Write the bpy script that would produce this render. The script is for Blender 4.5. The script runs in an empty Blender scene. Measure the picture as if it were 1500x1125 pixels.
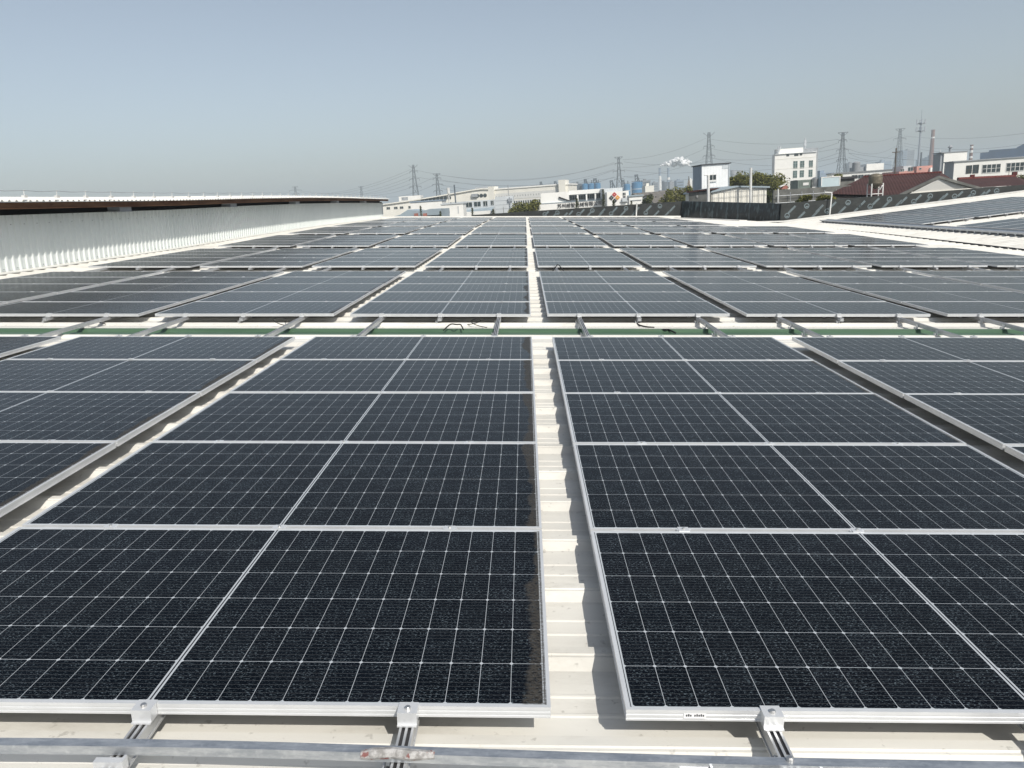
import bpy, math, random
from mathutils import Matrix, Vector
random.seed(7)
SC = bpy.context.scene
COL = SC.collection
# ------------------------------------------------------------------ camera, sky, sun, exposure
TILT = 0.062                      # the roof falls to the right by this angle, and the phone was held along it
EYE = 1.372                       # lens above the plane of the panels
FPX, PITCH, YAW, ROLL = 1067.5, 0.24577, 0.0179, -0.0023
ROOF0 = Matrix.Translation((0, 0, 9.6)) @ Matrix.Rotation(TILT, 4, 'Y')     # roof frame -> world
M3 = ROOF0.to_3x3()

def ray_dir(px, py):
    a, b = px - 750, py - 562.5
    c, s = math.cos(ROLL), math.sin(ROLL)
    a, b = c*a + s*b, -s*a + c*b
    xc, yc = a/FPX, b/FPX
    yy = math.cos(PITCH) - yc*math.sin(PITCH)
    zz = -(math.sin(PITCH) + yc*math.cos(PITCH))
    c, s = math.cos(YAW), math.sin(YAW)
    return M3 @ Vector((c*xc - s*yy, s*xc + c*yy, zz))

CAM = ROOF0 @ Vector((0, 0, EYE))
cd = bpy.data.cameras.new('camera'); cam = bpy.data.objects.new('camera', cd); COL.objects.link(cam)
cd.sensor_width = 36; cd.lens = FPX/1500*36; cd.clip_start = 0.05; cd.clip_end = 20000
fwd = ray_dir(750, 562.5).normalized()
rgt = (ray_dir(751, 562.5) - ray_dir(750, 562.5)).normalized()
upv = rgt.cross(fwd)
cam.matrix_world = Matrix((( rgt.x, upv.x, -fwd.x, CAM.x), (rgt.y, upv.y, -fwd.y, CAM.y), (rgt.z, upv.z, -fwd.z, CAM.z), (0, 0, 0, 1)))
SC.camera = cam

SUN = (M3 @ Vector((0.45, -0.85, 1.0))).normalized()
w = bpy.data.worlds.new('World'); SC.world = w; w.use_nodes = True
nt = w.node_tree
bg = nt.nodes['Background']; bg.inputs['Strength'].default_value = 0.096
sky = nt.nodes.new('ShaderNodeTexSky'); sky.sky_type = 'NISHITA'; sky.sun_disc = False
sky.sun_elevation = math.asin(SUN.z); sky.sun_rotation = math.atan2(SUN.x, SUN.y)
sky.air_density = 1.0; sky.dust_density = 1.6; sky.ozone_density = 2.0; sky.altitude = 0
hs = nt.nodes.new('ShaderNodeHueSaturation'); hs.inputs['Saturation'].default_value = 0.62; hs.inputs['Hue'].default_value = 0.495
nt.links.new(sky.outputs[0], hs.inputs['Color']); nt.links.new(hs.outputs[0], bg.inputs[0])
sl = bpy.data.lights.new('sun', 'SUN'); so = bpy.data.objects.new('sun', sl); COL.objects.link(so)
sl.energy = 3.6; sl.angle = math.radians(0.5); sl.color = (1.0, 0.95, 0.86)
so.rotation_euler = SUN.to_track_quat('Z', 'Y').to_euler()
so.location = CAM + SUN*60
SC.view_settings.view_transform = 'Standard'; SC.view_settings.look = 'None'
SC.view_settings.exposure = 0.28; SC.view_settings.gamma = 1

# ------------------------------------------------------------------ survey helpers
def at(px, py, D):
    """point seen at photo pixel (px, py) that lies D metres ahead"""
    d = ray_dir(px, py); return CAM + d*((D - CAM.y)/d.y)

# ------------------------------------------------------------------ mesh builder
class MB:
    def __init__(s): s.v = []; s.f = []; s.m = []; s.uv = {}
    def add(s, vs, fs, mi=0):
        o = len(s.v); s.v += [tuple(p) for p in vs]
        for f in fs: s.f.append(tuple(i + o for i in f)); s.m.append(mi)
        return s
    def box(s, x0, x1, y0, y1, z0, z1, mi=0):
        vs = [(x, y, z) for z in (z0, z1) for y in (y0, y1) for x in (x0, x1)]
        return s.add(vs, [(0, 2, 3, 1), (4, 5, 7, 6), (0, 1, 5, 4), (2, 6, 7, 3), (0, 4, 6, 2), (1, 3, 7, 5)], mi)
    def tube(s, pts, r, n=6, mi=0, cap=True):
        pts = [Vector(p) for p in pts]; rs = r if isinstance(r, (list, tuple)) else [r]*len(pts)
        rings = []
        for i, p in enumerate(pts):
            t = (pts[min(i+1, len(pts)-1)] - pts[max(i-1, 0)]).normalized()
            a = Vector((0, 0, 1)) if abs(t.z) < .9 else Vector((1, 0, 0))
            e = t.cross(a).normalized(); f = t.cross(e)
            rings.append([p + (e*math.cos(2*math.pi*k/n) + f*math.sin(2*math.pi*k/n))*rs[i] for k in range(n)])
        vs = [q for g in rings for q in g]; fs = []
        for i in range(len(pts)-1):
            for k in range(n):
                a, b = i*n + k, i*n + (k+1) % n
                fs.append((a, b, b+n, a+n))
        if cap:
            fs.append(tuple(range(n-1, -1, -1))); fs.append(tuple((len(pts)-1)*n + k for k in range(n)))
        return s.add(vs, fs, mi)
    def lathe(s, prof, n=16, cx=0, cy=0, mi=0):
        return s.tube([(cx, cy, z) for r, z in prof], [max(r, 1e-4) for r, z in prof], n, mi)
    def quad(s, a, b, c, d, mi=0): return s.add([a, b, c, d], [(0, 1, 2, 3)], mi)
    def prism(s, poly, y0, y1, mi=0):                 # polygon in x-z, thickness along y
        n = len(poly); vs = [(x, y0, z) for x, z in poly] + [(x, y1, z) for x, z in poly]
        fs = [tuple(range(n)), tuple(range(2*n-1, n-1, -1))] + [(i, i+n, (i+1) % n + n, (i+1) % n) for i in range(n)]
        return s.add(vs, fs, mi)
    def mesh(s, name, mats, smooth=False):
        me = bpy.data.meshes.new(name); me.from_pydata(s.v, [], s.f)
        for m in (mats if isinstance(mats, (list, tuple)) else [mats]): me.materials.append(m)
        me.polygons.foreach_set('material_index', s.m)
        if smooth: me.polygons.foreach_set('use_smooth', [True]*len(s.f))
        me.update(); return me
    def build(s, name, mats, parent=None, mat=None, smooth=False, label=None):
        o = bpy.data.objects.new(name, s.mesh(name, mats, smooth)); COL.objects.link(o)
        if parent: o.parent = parent
        if mat is not None: o.matrix_world = mat
        if label: o['label'] = label
        return o

def tag(o, label=None, cat=None, group=None, kind=None):
    if label: o['label'] = label
    if cat: o['category'] = cat
    if group: o['group'] = group
    if kind: o['kind'] = kind
    return o
def thing(name, label, cat, mat, group=None):
    o = bpy.data.objects.new(name, None); COL.objects.link(o); o.matrix_world = mat
    o.empty_display_size = 0.2
    return tag(o, label, cat, group)
def RF(x, y, z, rx=0.0, rz=0.0):                     # placement in the roof's frame
    return ROOF0 @ Matrix.Translation((x, y, z)) @ Matrix.Rotation(rx, 4, 'X') @ Matrix.Rotation(rz, 4, 'Z')
def WF(x, y, z, rz=0.0): return Matrix.Translation((x, y, z)) @ Matrix.Rotation(rz, 4, 'Z')

# ------------------------------------------------------------------ materials
class NT:
    def __init__(s, name):
        s.mat = bpy.data.materials.new(name); s.mat.use_nodes = True
        s.t = s.mat.node_tree; s.b = s.t.nodes['Principled BSDF']
    def n(s, typ, **kw):
        x = s.t.nodes.new(typ)
        for k, v in kw.items(): setattr(x, k, v)
        return x
    def link(s, a, b): s.t.links.new(a, b)
    def inp(s, sock, v):
        if hasattr(v, 'links') or hasattr(v, 'is_linked'): s.link(v, sock)
        else: sock.default_value = v
    def m(s, op, a, b=0.0, c=None):
        x = s.n('ShaderNodeMath', operation=op); s.inp(x.inputs[0], a); s.inp(x.inputs[1], b)
        if c is not None: s.inp(x.inputs[2], c)
        return x.outputs[0]
    def noise(s, vec, scale, detail=2.0, rough=0.5, stretch=None):
        if stretch:
            mp = s.n('ShaderNodeMapping'); s.link(vec, mp.inputs[0]); mp.inputs['Scale'].default_value = stretch; vec = mp.outputs[0]
        x = s.n('ShaderNodeTexNoise'); s.link(vec, x.inputs['Vector'])
        x.inputs['Scale'].default_value = scale; x.inputs['Detail'].default_value = detail; x.inputs['Roughness'].default_value = rough
        return x.outputs['Fac']
    def ramp(s, f, lo, hi):
        x = s.n('ShaderNodeMapRange'); s.inp(x.inputs[0], f); x.inputs[1].default_value = lo; x.inputs[2].default_value = hi
        x.interpolation_type = 'SMOOTHSTEP'
        return x.outputs[0]
    def mix(s, f, a, b):
        x = s.n('ShaderNodeMix', data_type='RGBA')
        s.inp(x.inputs[0], f)
        for sock, v in ((x.inputs[6], a), (x.inputs[7], b)):
            if isinstance(v, tuple): sock.default_value = (*v, 1)
            else: s.link(v, sock)
        return x.outputs[2]
    def coord(s, which='Object'):
        return s.n('ShaderNodeTexCoord').outputs[which]
    def worldpos(s): return s.n('ShaderNodeNewGeometry').outputs['Position']
    def bump(s, h, strength, dist):
        x = s.n('ShaderNodeBump'); x.inputs['Strength'].default_value = strength; x.inputs['Distance'].default_value = dist
        s.link(h, x.inputs['Height']); s.link(x.outputs[0], s.b.inputs['Normal'])
    def col(s, c):
        if isinstance(c, tuple): s.b.inputs['Base Color'].default_value = (*c, 1)
        else: s.link(c, s.b.inputs['Base Color'])
    def set(s, rough=0.5, metal=0.0, spec=0.5):
        s.inp(s.b.inputs['Roughness'], rough); s.b.inputs['Metallic'].default_value = metal; s.b.inputs['Specular IOR Level'].default_value = spec
        return s.mat

def plain(name, c, rough=0.6, metal=0.0, vary=0.12, scale=1.5, spec=0.4, dirt=None):
    k = NT(name); p = k.worldpos()
    f = k.noise(p, scale, 4, 0.6)
    d = tuple(x*(1-vary) for x in c); l = tuple(min(1, x*(1+vary)) for x in c)
    cc = k.mix(k.ramp(f, .3, .7), d, l)
    if dirt:
        g = k.noise(p, scale*0.35, 5, 0.7)
        cc = k.mix(k.ramp(g, .52, .75), cc, dirt)
    k.col(cc); return k.set(rough, metal, spec)

def make_glass():
    k = NT('solar_cells')
    uv = k.coord('UV'); sp = k.n('ShaderNodeSeparateXYZ'); k.link(uv, sp.inputs[0]); u, v = sp.outputs[0], sp.outputs[1]
    m = k.m
    au = m('ABSOLUTE', m('SUBTRACT', u, 1.139)); x = m('SUBTRACT', au, 0.008)
    fx = m('WRAP', x, 0.0925, 0.0); dx = m('MINIMUM', fx, m('SUBTRACT', 0.0925, fx))
    y = m('SUBTRACT', v, 0.0165)
    fy = m('WRAP', y, 0.1835, 0.0); dy = m('MINIMUM', fy, m('SUBTRACT', 0.1835, fy))
    lx = m('LESS_THAN', dx, 0.00075); ly = m('LESS_THAN', dy, 0.00085)
    dia = m('LESS_THAN', m('ADD', dx, dy), 0.0072)
    mar = m('MAXIMUM', m('MAXIMUM', m('LESS_THAN', x, 0), m('GREATER_THAN', x, 1.110)), m('MAXIMUM', m('LESS_THAN', y, 0), m('GREATER_THAN', y, 1.101)))
    white = m('MAXIMUM', m('MAXIMUM', lx, ly), m('MAXIMUM', dia, mar))
    rib = m('MAXIMUM', m('LESS_THAN', au, 0.0026), m('MULTIPLY', m('GREATER_THAN', au, 1.1222), m('LESS_THAN', au, 1.1248)))
    fb = m('WRAP', m('ADD', fy, 0.00917), 0.01835, 0.0); bus = m('MULTIPLY', m('LESS_THAN', m('ABSOLUTE', m('SUBTRACT', fb, 0.00917)), 0.00065), m('GREATER_THAN', dy, 0.004))
    info = k.n('ShaderNodeObjectInfo')
    rv = k.n('ShaderNodeCombineXYZ'); k.link(m('MULTIPLY', info.outputs['Random'], 37.0), rv.inputs[2])
    va = k.n('ShaderNodeVectorMath', operation='ADD'); k.link(uv, va.inputs[0]); k.link(rv.outputs[0], va.inputs[1]); pv = va.outputs[0]
    glint = k.ramp(k.noise(pv, 1.0, 3, 0.65, (115, 245, 1)), .55, .65)
    cell_r = k.n('ShaderNodeTexWhiteNoise', noise_dimensions='3D')
    cv = k.n('ShaderNodeCombineXYZ'); k.link(m('FLOOR', m('DIVIDE', m('SUBTRACT', u, 1.139), 0.0925)), cv.inputs[0]); k.link(m('FLOOR', m('DIVIDE', y, 0.1835)), cv.inputs[1]); k.link(info.outputs['Random'], cv.inputs[2]); k.link(cv.outputs[0], cell_r.inputs[0])
    cell = k.mix(cell_r.outputs[0], (0.0012, 0.0024, 0.0048), (0.0026, 0.0042, 0.0074))
    c = k.mix(m('MULTIPLY', bus, 0.42), cell, (0.13, 0.135, 0.14))
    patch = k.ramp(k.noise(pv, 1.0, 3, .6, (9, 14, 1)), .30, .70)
    c = k.mix(m('MULTIPLY', m('MULTIPLY', glint, 0.75), m('ADD', .25, m('MULTIPLY', patch, .75))), c, (0.135, 0.172, 0.198))  # sparkle of the textured glass, painted as pale specks in the base colour
    c = k.mix(white, c, (0.42, 0.45, 0.48))
    c = k.mix(rib, c, (0.03, 0.03, 0.035))
    # dried mud left along the low edge of the panel
    at_ = k.n('ShaderNodeAttribute', attribute_type='OBJECT', attribute_name='dust'); dust = at_.outputs['Fac']
    wn = k.noise(pv, 1.0, 3, 0.6, (2.0, 2.2, 1)); wf = k.noise(pv, 1.0, 2, 0.6, (10, 42, 1))
    wd = m('MULTIPLY', dust, m('ADD', m('MULTIPLY', m('SUBTRACT', wn, .28), 0.22), m('MULTIPLY', m('SUBTRACT', wf, .5), 0.035)))
    edge = m('SUBTRACT', 2.267, u)
    mud = m('MULTIPLY', k.ramp(m('SUBTRACT', wd, edge), -0.006, 0.012), k.ramp(k.noise(pv, 1.0, 3, .65, (70, 170, 1)), .30, .62))
    c = k.mix(m('MULTIPLY', mud, 0.75), c, (0.070, 0.063, 0.054))
    film = k.ramp(k.noise(pv, 1.0, 4, 0.65, (1.6, 3.0, 1)), .35, .8)
    c = k.mix(m('ADD', m('MULTIPLY', info.outputs['Random'], 0.003), m('MULTIPLY', film, 0.006)), c, (0.42, 0.42, 0.40))
    k.col(c)
    k.b.inputs['Specular Tint'].default_value = (0.60, 0.86, 1.0, 1)
    hb = k.noise(pv, 1.0, 2, 0.5, (260, 520, 1))
    k.bump(hb, 0.16, 0.0006)
    return k.set(m('ADD', 0.17, m('MULTIPLY', mud, 0.5)), 0.0, 0.05)

def make_roof(name, base, stain):
    k = NT(name); p = k.coord('Object')
    f = k.noise(p, 1.0, 5, .65, (.35, 2.2, 1)); g = k.noise(p, 1.0, 6, .7, (1.4, 3.6, 1)); h = k.noise(p, 26.0, 3, .6)
    c = k.mix(k.ramp(f, .3, .75), base, tuple(x*.80 for x in base))
    c = k.mix(m_(k, k.ramp(g, .50, .72), .55), c, stain)
    c = k.mix(m_(k, k.ramp(h, .62, .72), .45), c, tuple(x*.6 for x in stain))
    k.col(c); return k.set(0.42, 0.0, 0.35)
def m_(k, f, s): return k.m('MULTIPLY', f, s)

M = {}
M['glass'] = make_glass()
M['roof'] = make_roof('cream_roof_sheet', (0.715, 0.70, 0.652), (0.44, 0.42, 0.375))
M['flash'] = make_roof('white_flashing', (0.80, 0.79, 0.75), (0.50, 0.47, 0.42))
M['alu'] = plain('anodised_aluminium', (0.70, 0.71, 0.72), .36, .42, .04, 9)
M['alu_dull'] = plain('mill_aluminium', (0.52, 0.53, 0.54), .45, .6, .07, 14)
M['groove'] = plain('dark_groove', (0.025, 0.025, 0.027), .6)
M['bolt'] = plain('bolt_steel', (0.58, 0.57, 0.55), .3, .9, .1, 40)
M['back'] = plain('panel_backsheet', (0.55, 0.55, 0.55), .5)
M['under'] = plain('cable_black', (0.012, 0.012, 0.013), .5)
M['sticker'] = plain('white_sticker', (0.80, 0.80, 0.80), .5, 0, .03)
M['print'] = plain('sticker_print', (0.05, 0.05, 0.06), .6)

def make_green():
    k = NT('green_skylight_sheet'); p = k.coord('Object')
    f = k.noise(p, 1.0, 4, .6, (.5, 6, 1)); g = k.noise(p, 1.0, 5, .7, (2.5, 9, 1))
    c = k.mix(k.ramp(f, .3, .7), (0.050, 0.098, 0.058), (0.085, 0.150, 0.092))
    c = k.mix(m_(k, k.ramp(g, .55, .8), .5), c, (0.12, 0.15, 0.08))
    k.col(c); return k.set(0.28, 0.0, 0.5)
M['green'] = make_green()

def make_galv():
    k = NT('galvanised_steel'); p = k.coord('Object')
    f = k.noise(p, 1.0, 5, .7, (9, 40, 40)); g = k.noise(p, 60, 2, .5)
    c = k.mix(k.ramp(f, .3, .7), (0.36, 0.39, 0.43), (0.60, 0.62, 0.64))
    c = k.mix(m_(k, k.ramp(g, .5, .8), .35), c, (0.75, 0.77, 0.78))
    k.col(c); return k.set(k.m('ADD', .25, k.m('MULTIPLY', f, .25)), .75, .5)
M['galv'] = make_galv()
def make_weld():
    k = NT('weld_primer'); p = k.coord('Object')
    f = k.noise(p, 45, 4, .7); g = k.noise(p, 28, 3, .6)
    c = k.mix(k.ramp(f, .38, .62), (0.26, 0.25, 0.24), (0.46, 0.45, 0.44))
    c = k.mix(m_(k, k.ramp(g, .60, .66), .85), c, (0.22, 0.06, 0.05))
    k.col(c); k.bump(f, .6, .004); return k.set(.6, .2, .4)
M['weld'] = make_weld()
def make_rust():
    k = NT('rusty_beam_steel'); p = k.coord('Object')
    f = k.noise(p, 1.0, 6, .7, (3, .7, 4)); g = k.noise(p, 1.0, 5, .7, (8, 2.5, 9))
    c = k.mix(k.ramp(f, .3, .7), (0.10, 0.045, 0.024), (0.20, 0.11, 0.060))
    c = k.mix(m_(k, k.ramp(g, .55, .75), .7), c, (0.06, 0.03, 0.022))
    k.col(c); return k.set(.8, 0, .2)
M['rust'] = make_rust()
def make_wall():
    k = NT('white_wall_sheet'); p = k.coord('Object')
    f = k.noise(p, 1.0, 4, .6, (1, .8, .4)); g = k.noise(p, 1.0, 5, .7, (2, 5, .5))
    c = k.mix(k.ramp(f, .3, .7), (0.65, 0.69, 0.675), (0.69, 0.725, 0.71))
    c = k.mix(m_(k, k.ramp(g, .6, .85), .15), c, (0.50, 0.50, 0.45))
    k.col(c); return k.set(.45, 0, .35)
M['wall'] = make_wall()
def make_membrane(name, c0, c1, rough, wr):
    k = NT(name); p = k.coord('Object')
    f = k.noise(p, 1.0, 5, .65, (1.2, 1.2, 1.6)); g = k.noise(p, 1.0, 4, .6, wr)
    c = k.mix(k.ramp(f, .3, .7), c0, c1)
    if rough < .4:
        h = k.noise(p, 1.0, 4, .65, (3.4, 3.4, 1.1)); c = k.mix(m_(k, k.ramp(h, .50, .62), .85), c, (0.10, 0.135, 0.14))  # glossy kind: sheen streaks painted into the colour
    k.col(c); k.bump(g, .8, .03); return k.set(rough, 0, .45)
M['membrane'] = make_membrane('black_membrane', (0.014, 0.0165, 0.016), (0.030, 0.033, 0.031), .55, (3, 3, 2))
M['membrane_gloss'] = make_membrane('glossy_membrane', (0.010, 0.013, 0.014), (0.022, 0.028, 0.030), .30, (5, 9, 1.2))
M['mark'] = plain('pale_blue_print', (0.16, 0.20, 0.215), .5, 0, .1, 6)
M['concrete'] = plain('weathered_concrete', (0.15, 0.152, 0.142), .85, 0, .25, 1.3, .2, (0.075, 0.077, 0.072))
M['white'] = plain('white_render', (0.80, 0.79, 0.755), .7, 0, .04, .4, .25, (0.72, 0.71, 0.67))
M['cream'] = plain('cream_render', (0.75, 0.73, 0.665), .75, 0, .05, .3, .2, (0.66, 0.64, 0.58))
M['whiteclad'] = plain('white_cladding', (0.76, 0.77, 0.77), .5, 0, .05, 1.2, .3)
M['greyclad'] = plain('pale_grey_cladding', (0.50, 0.53, 0.55), .6, 0, .06, .6, .3)
M['midgrey'] = plain('grey_render', (0.30, 0.32, 0.34), .7, 0, .1, .5)
M['bluegrey'] = plain('blue_grey_cladding', (0.24, 0.30, 0.37), .6, 0, .08, .8)
M['win'] = plain('window_glass', (0.035, 0.048, 0.052), .12, 0, .3, .8, .6)
M['wingreen'] = plain('green_window_glass', (0.07, 0.12, 0.115), .15, 0, .3, .8, .6)
M['frame'] = plain('window_frame', (0.62, 0.62, 0.60), .5, 0, .04)
M['brownframe'] = plain('brown_window_frame', (0.10, 0.085, 0.07), .5, 0, .1)
M['dark'] = plain('dark_void', (0.02, 0.02, 0.022), .8)
M['bluesilo'] = plain('blue_silo_paint', (0.075, 0.21, 0.37), .5, 0, .12, .15)
M['steel'] = plain('lattice_steel', (0.07, 0.08, 0.09), .6, .2, .1, .2)
M['wire'] = plain('power_cable', (0.09, 0.10, 0.11), .6, 0, .05)
M['brick'] = plain('chimney_brick', (0.20, 0.105, 0.085), .85, 0, .15, .12)
M['pink'] = plain('pink_render', (0.52, 0.27, 0.23), .8, 0, .08, .3)
M['bark'] = plain('tree_bark', (0.09, 0.07, 0.05), .9)
M['tank_steel'] = plain('stainless_tank', (0.50, 0.49, 0.47), .3, .8, .15, 2.2)
M['tank_old'] = plain('stained_tank_steel', (0.16, 0.14, 0.105), .55, .3, .35, 3.0, .4, (0.07, 0.05, 0.032))
M['pole'] = plain('white_pole_paint', (0.66, 0.66, 0.64), .5)
M['greenbox'] = plain('green_container', (0.17, 0.205, 0.185), .6, 0, .2, 1.0)
M['paleboard'] = plain('pale_blue_board', (0.50, 0.60, 0.63), .5, 0, .04)
M['red'] = plain('red_paint', (0.42, 0.04, 0.035), .5)
M['orange'] = plain('orange_paint', (0.62, 0.28, 0.05), .5)
M['black'] = plain('black_paint', (0.015, 0.015, 0.017), .5)
M['salmon'] = plain('salmon_tarp', (0.36, 0.15, 0.12), .7)
M['far'] = plain('far_grey_concrete', (0.24, 0.25, 0.26), .8, 0, .15, .05)
M['fardark'] = plain('far_dark_plant', (0.10, 0.12, 0.14), .8, 0, .2, .05)
M['blueroof'] = plain('blue_roof_sheet', (0.06, 0.15, 0.32), .5, 0, .12, .1)
M['greyroof'] = plain('grey_roof_sheet', (0.30, 0.36, 0.40), .55, 0, .1, .3)
M['blackfelt'] = plain('dark_roof_felt', (0.05, 0.05, 0.055), .8)
def make_tile(name, a, b):
    k = NT(name); p = k.coord('Object')
    wv = k.n('ShaderNodeTexWave', wave_type='BANDS', bands_direction='X'); wv.inputs['Scale'].default_value = 1.4; wv.inputs['Distortion'].default_value = .5
    k.link(p, wv.inputs[0]); f = k.noise(p, .8, 5, .7); g = k.noise(p, 1.0, 5, .7, (5, .8, .8))
    c = k.mix(k.ramp(f, .3, .7), a, b); c = k.mix(m_(k, wv.outputs['Fac'], .25), c, tuple(x*.55 for x in a))
    c = k.mix(m_(k, k.ramp(g, .55, .75), .5), c, tuple(x*.6 for x in b))
    k.col(c); k.bump(wv.outputs['Fac'], .5, .05); return k.set(.75, 0, .25)
M['tile'] = make_tile('brown_roof_tile', (0.048, 0.019, 0.015), (0.080, 0.032, 0.027))
M['tilered'] = make_tile('red_roof_tile', (0.11, 0.024, 0.021), (0.15, 0.037, 0.032))
M['tilegrey'] = make_tile('old_grey_tile', (0.10, 0.095, 0.09), (0.20, 0.18, 0.16))
def make_leaf(name, a, b):
    k = NT(name); info = k.n('ShaderNodeNewGeometry')
    f = k.noise(k.coord('Object'), .9, 3, .6)
    c = k.mix(info.outputs['Random Per Island'], a, b); c = k.mix(m_(k, k.ramp(f, .4, .7), .5), c, tuple(x*1.5 for x in b))
    k.col(c); k.b.inputs['Transmission Weight'].default_value = 0; return k.set(.65, 0, .25)
M['leaf'] = make_leaf('olive_leaves', (0.060, 0.070, 0.014), (0.155, 0.150, 0.035))
M['leafdark'] = make_leaf('dark_leaves', (0.030, 0.042, 0.012), (0.075, 0.085, 0.022))
M['twig'] = plain('bare_twigs', (0.33, 0.285, 0.24), .9)
M['steam'] = plain('steam_white', (0.88, 0.88, 0.88), 1.0, 0, .02, .02, 0)
def make_ground():
    k = NT('town_ground'); p = k.worldpos()
    f = k.noise(p, .012, 5, .65); g = k.noise(p, .08, 4, .6)
    c = k.mix(k.ramp(f, .4, .6), (0.08, 0.085, 0.055), (0.16, 0.155, 0.145)); c = k.mix(m_(k, k.ramp(g, .5, .7), .4), c, (0.22, 0.21, 0.19))
    k.col(c); return k.set(.9, 0, .2)
M['ground'] = make_ground()

# ------------------------------------------------------------------ ground and the roof we stand on
g = MB(); N = 12; S = 5200
for i in range(N):
    for j in range(N):
        x0, x1 = -S + 2*S*i/N, -S + 2*S*(i+1)/N; y0, y1 = -S + 2*S*j/N, -S + 2*S*(j+1)/N
        g.quad((x0, y0, 0), (x1, y0, 0), (x1, y1, 0), (x0, y1, 0))
tag(g.build('ground', M['ground']), kind='structure')

ZK = [(0, 0), (16.1, 0), (23.15, .034), (30.2, .13), (37.2, .195), (44.3, .215), (51.3, .205), (58.3, .18), (80, .18)]
def zz(v):                                            # the old roof sags a little: height of the panel plane
    for (a, p), (b, q) in zip(ZK, ZK[1:]):
        if v <= b: return p + (q-p)*max(0, v-a)/(b-a)
    return ZK[-1][1]
DECK = -0.135
XW, XG, VEND = -11.25, 14.75, 58.3
RIB = 0.4275
def rib_profile(v0, v1, phase):
    """(v, height) samples of the trapezoidal sheet between v0 and v1"""
    out = []; k = math.floor((v0 - phase)/RIB) - 1
    while phase + k*RIB < v1 + RIB:
        r = phase + k*RIB
        for dv, h in ((-.078, 0), (-.040, .027), (-.030, .027), (-.026, .032), (.012, .032), (.048, 0),
                      (.125, 0), (.131, .0035), (.141, .0035), (.147, 0), (.213, 0), (.219, .0035), (.229, .0035), (.235, 0), (.300-.0, 0)):
            if v0 <= r+dv <= v1: out.append((r+dv, h))
        k += 1
    return out
def far_x(v):                                         # right-hand edge of the roof: gutter, then the slanted parapet
    return XG if v < 48.6 else XG - (v-48.6)/(VEND-48.6)*2.5
prof = rib_profile(-3.0, VEND, 2.185)
mb = MB()
xs = [XW, -6, -2, 2, 6, 10, None]
rows = []
for v, h in prof:
    rows.append([(far_x(v) if x is None else x, v, DECK + zz(v) + h) for x in xs])
vs = [p for r in rows for p in r]; n = len(xs); fs = []; ms = []
for i in range(len(rows)-1):
    gm = 1 if 8.21 < rows[i][0][1] < 8.73 else 0
    for j in range(n-1):
        fs.append((i*n+j, i*n+j+1, (i+1)*n+j+1, (i+1)*n+j)); ms.append(gm)
mb.v = list(vs); mb.f = list(fs); mb.m = [0]*len(fs)
# skirt of the roof down to the ground, so that the building stands
a, b, c, d, e = (XW, -3, DECK-.02), (XG, -3, DECK-.02), (XG, 48.6, DECK+.2), (far_x(VEND), VEND, DECK+.23), (XW, VEND, DECK+.23)
for p, q in ((a, b), (c, d), (d, e), (e, a)):
    mb.quad(p, q, (q[0], q[1], -10.4), (p[0], p[1], -10.4))
# green sheets are their own thing, so take these faces out of the roof
keep = [i for i in range(len(mb.f)) if i >= len(ms) or ms[i] == 0]
gf = [fs[i] for i in range(len(fs)) if ms[i]]
mb.f = [mb.f[i] for i in keep]; mb.m = [0]*len(mb.f)
tag(mb.build('roof', M['roof'], mat=ROOF0), kind='structure')
gb = MB(); ids = sorted({i for f in gf for i in f}); mp = {i: k for k, i in enumerate(ids)}
gb.add([(vs[i][0], vs[i][1] - 8.2, vs[i][2]) for i in ids], [tuple(mp[i] for i in f) for f in gf])
tag(gb.build('skylight_strip', M['green'], mat=RF(0, 8.2, 0)), 'long translucent green ribbed sheet crossing the roof behind the nearest panels', 'skylight')

# right-hand roof beyond the valley gutter
RS = 0.124
XV = 15.25
def zr(x): return DECK + RS*(x - XV)
mb = MB(); prof2 = rib_profile(14, 48.45, 2.3); x2 = [XV, 19, 24, 32, 44]; n = len(x2)
mb.v = [(x, v, zr(x) + h + (0.0 if v < 30 else 0.0)) for v, h in prof2 for x in x2]
mb.f = [(i*n+j, i*n+j+1, (i+1)*n+j+1, (i+1)*n+j) for i in range(len(prof2)-1) for j in range(n-1)]; mb.m = [0]*len(mb.f)
mb.quad((XV, 14, zr(XV)-.02), (44, 14, zr(44)-.02), (44, 14, -8), (XV, 14, -10.4))
mb.quad((44, 14, zr(44)-.02), (44, 48.45, zr(44)-.02), (44, 48.45, -8), (44, 14, -8))
tag(mb.build('roof', M['roof'], mat=ROOF0), kind='structure')

mb = MB()                                             # the gutter trough with its upturned rims
for v0, v1 in ((-3, 16), (16, 32), (32, 48.4)):
    za, zb = DECK + zz(v0), DECK + zz(v1)
    for x0, x1, lo, hi in ((XG-.06, XG-.045, -.32, -.03), (XV+.045, XV+.06, -.32, -.01), (XG-.045, XV+.045, -.32, -.305)):
        vsq = [(x0, v0, za+lo), (x1, v0, za+lo), (x0, v1, zb+lo), (x1, v1, zb+lo), (x0, v0, za+hi), (x1, v0, za+hi), (x0, v1, zb+hi), (x1, v1, zb+hi)]
        mb.add(vsq, [(0, 2, 3, 1), (4, 5, 7, 6), (0, 1, 5, 4), (2, 6, 7, 3), (0, 4, 6, 2), (1, 3, 7, 5)])
tag(mb.build('gutter', M['blackfelt'], mat=ROOF0), 'dark valley gutter running between the two roof slopes on the right', 'gutter')

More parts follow.
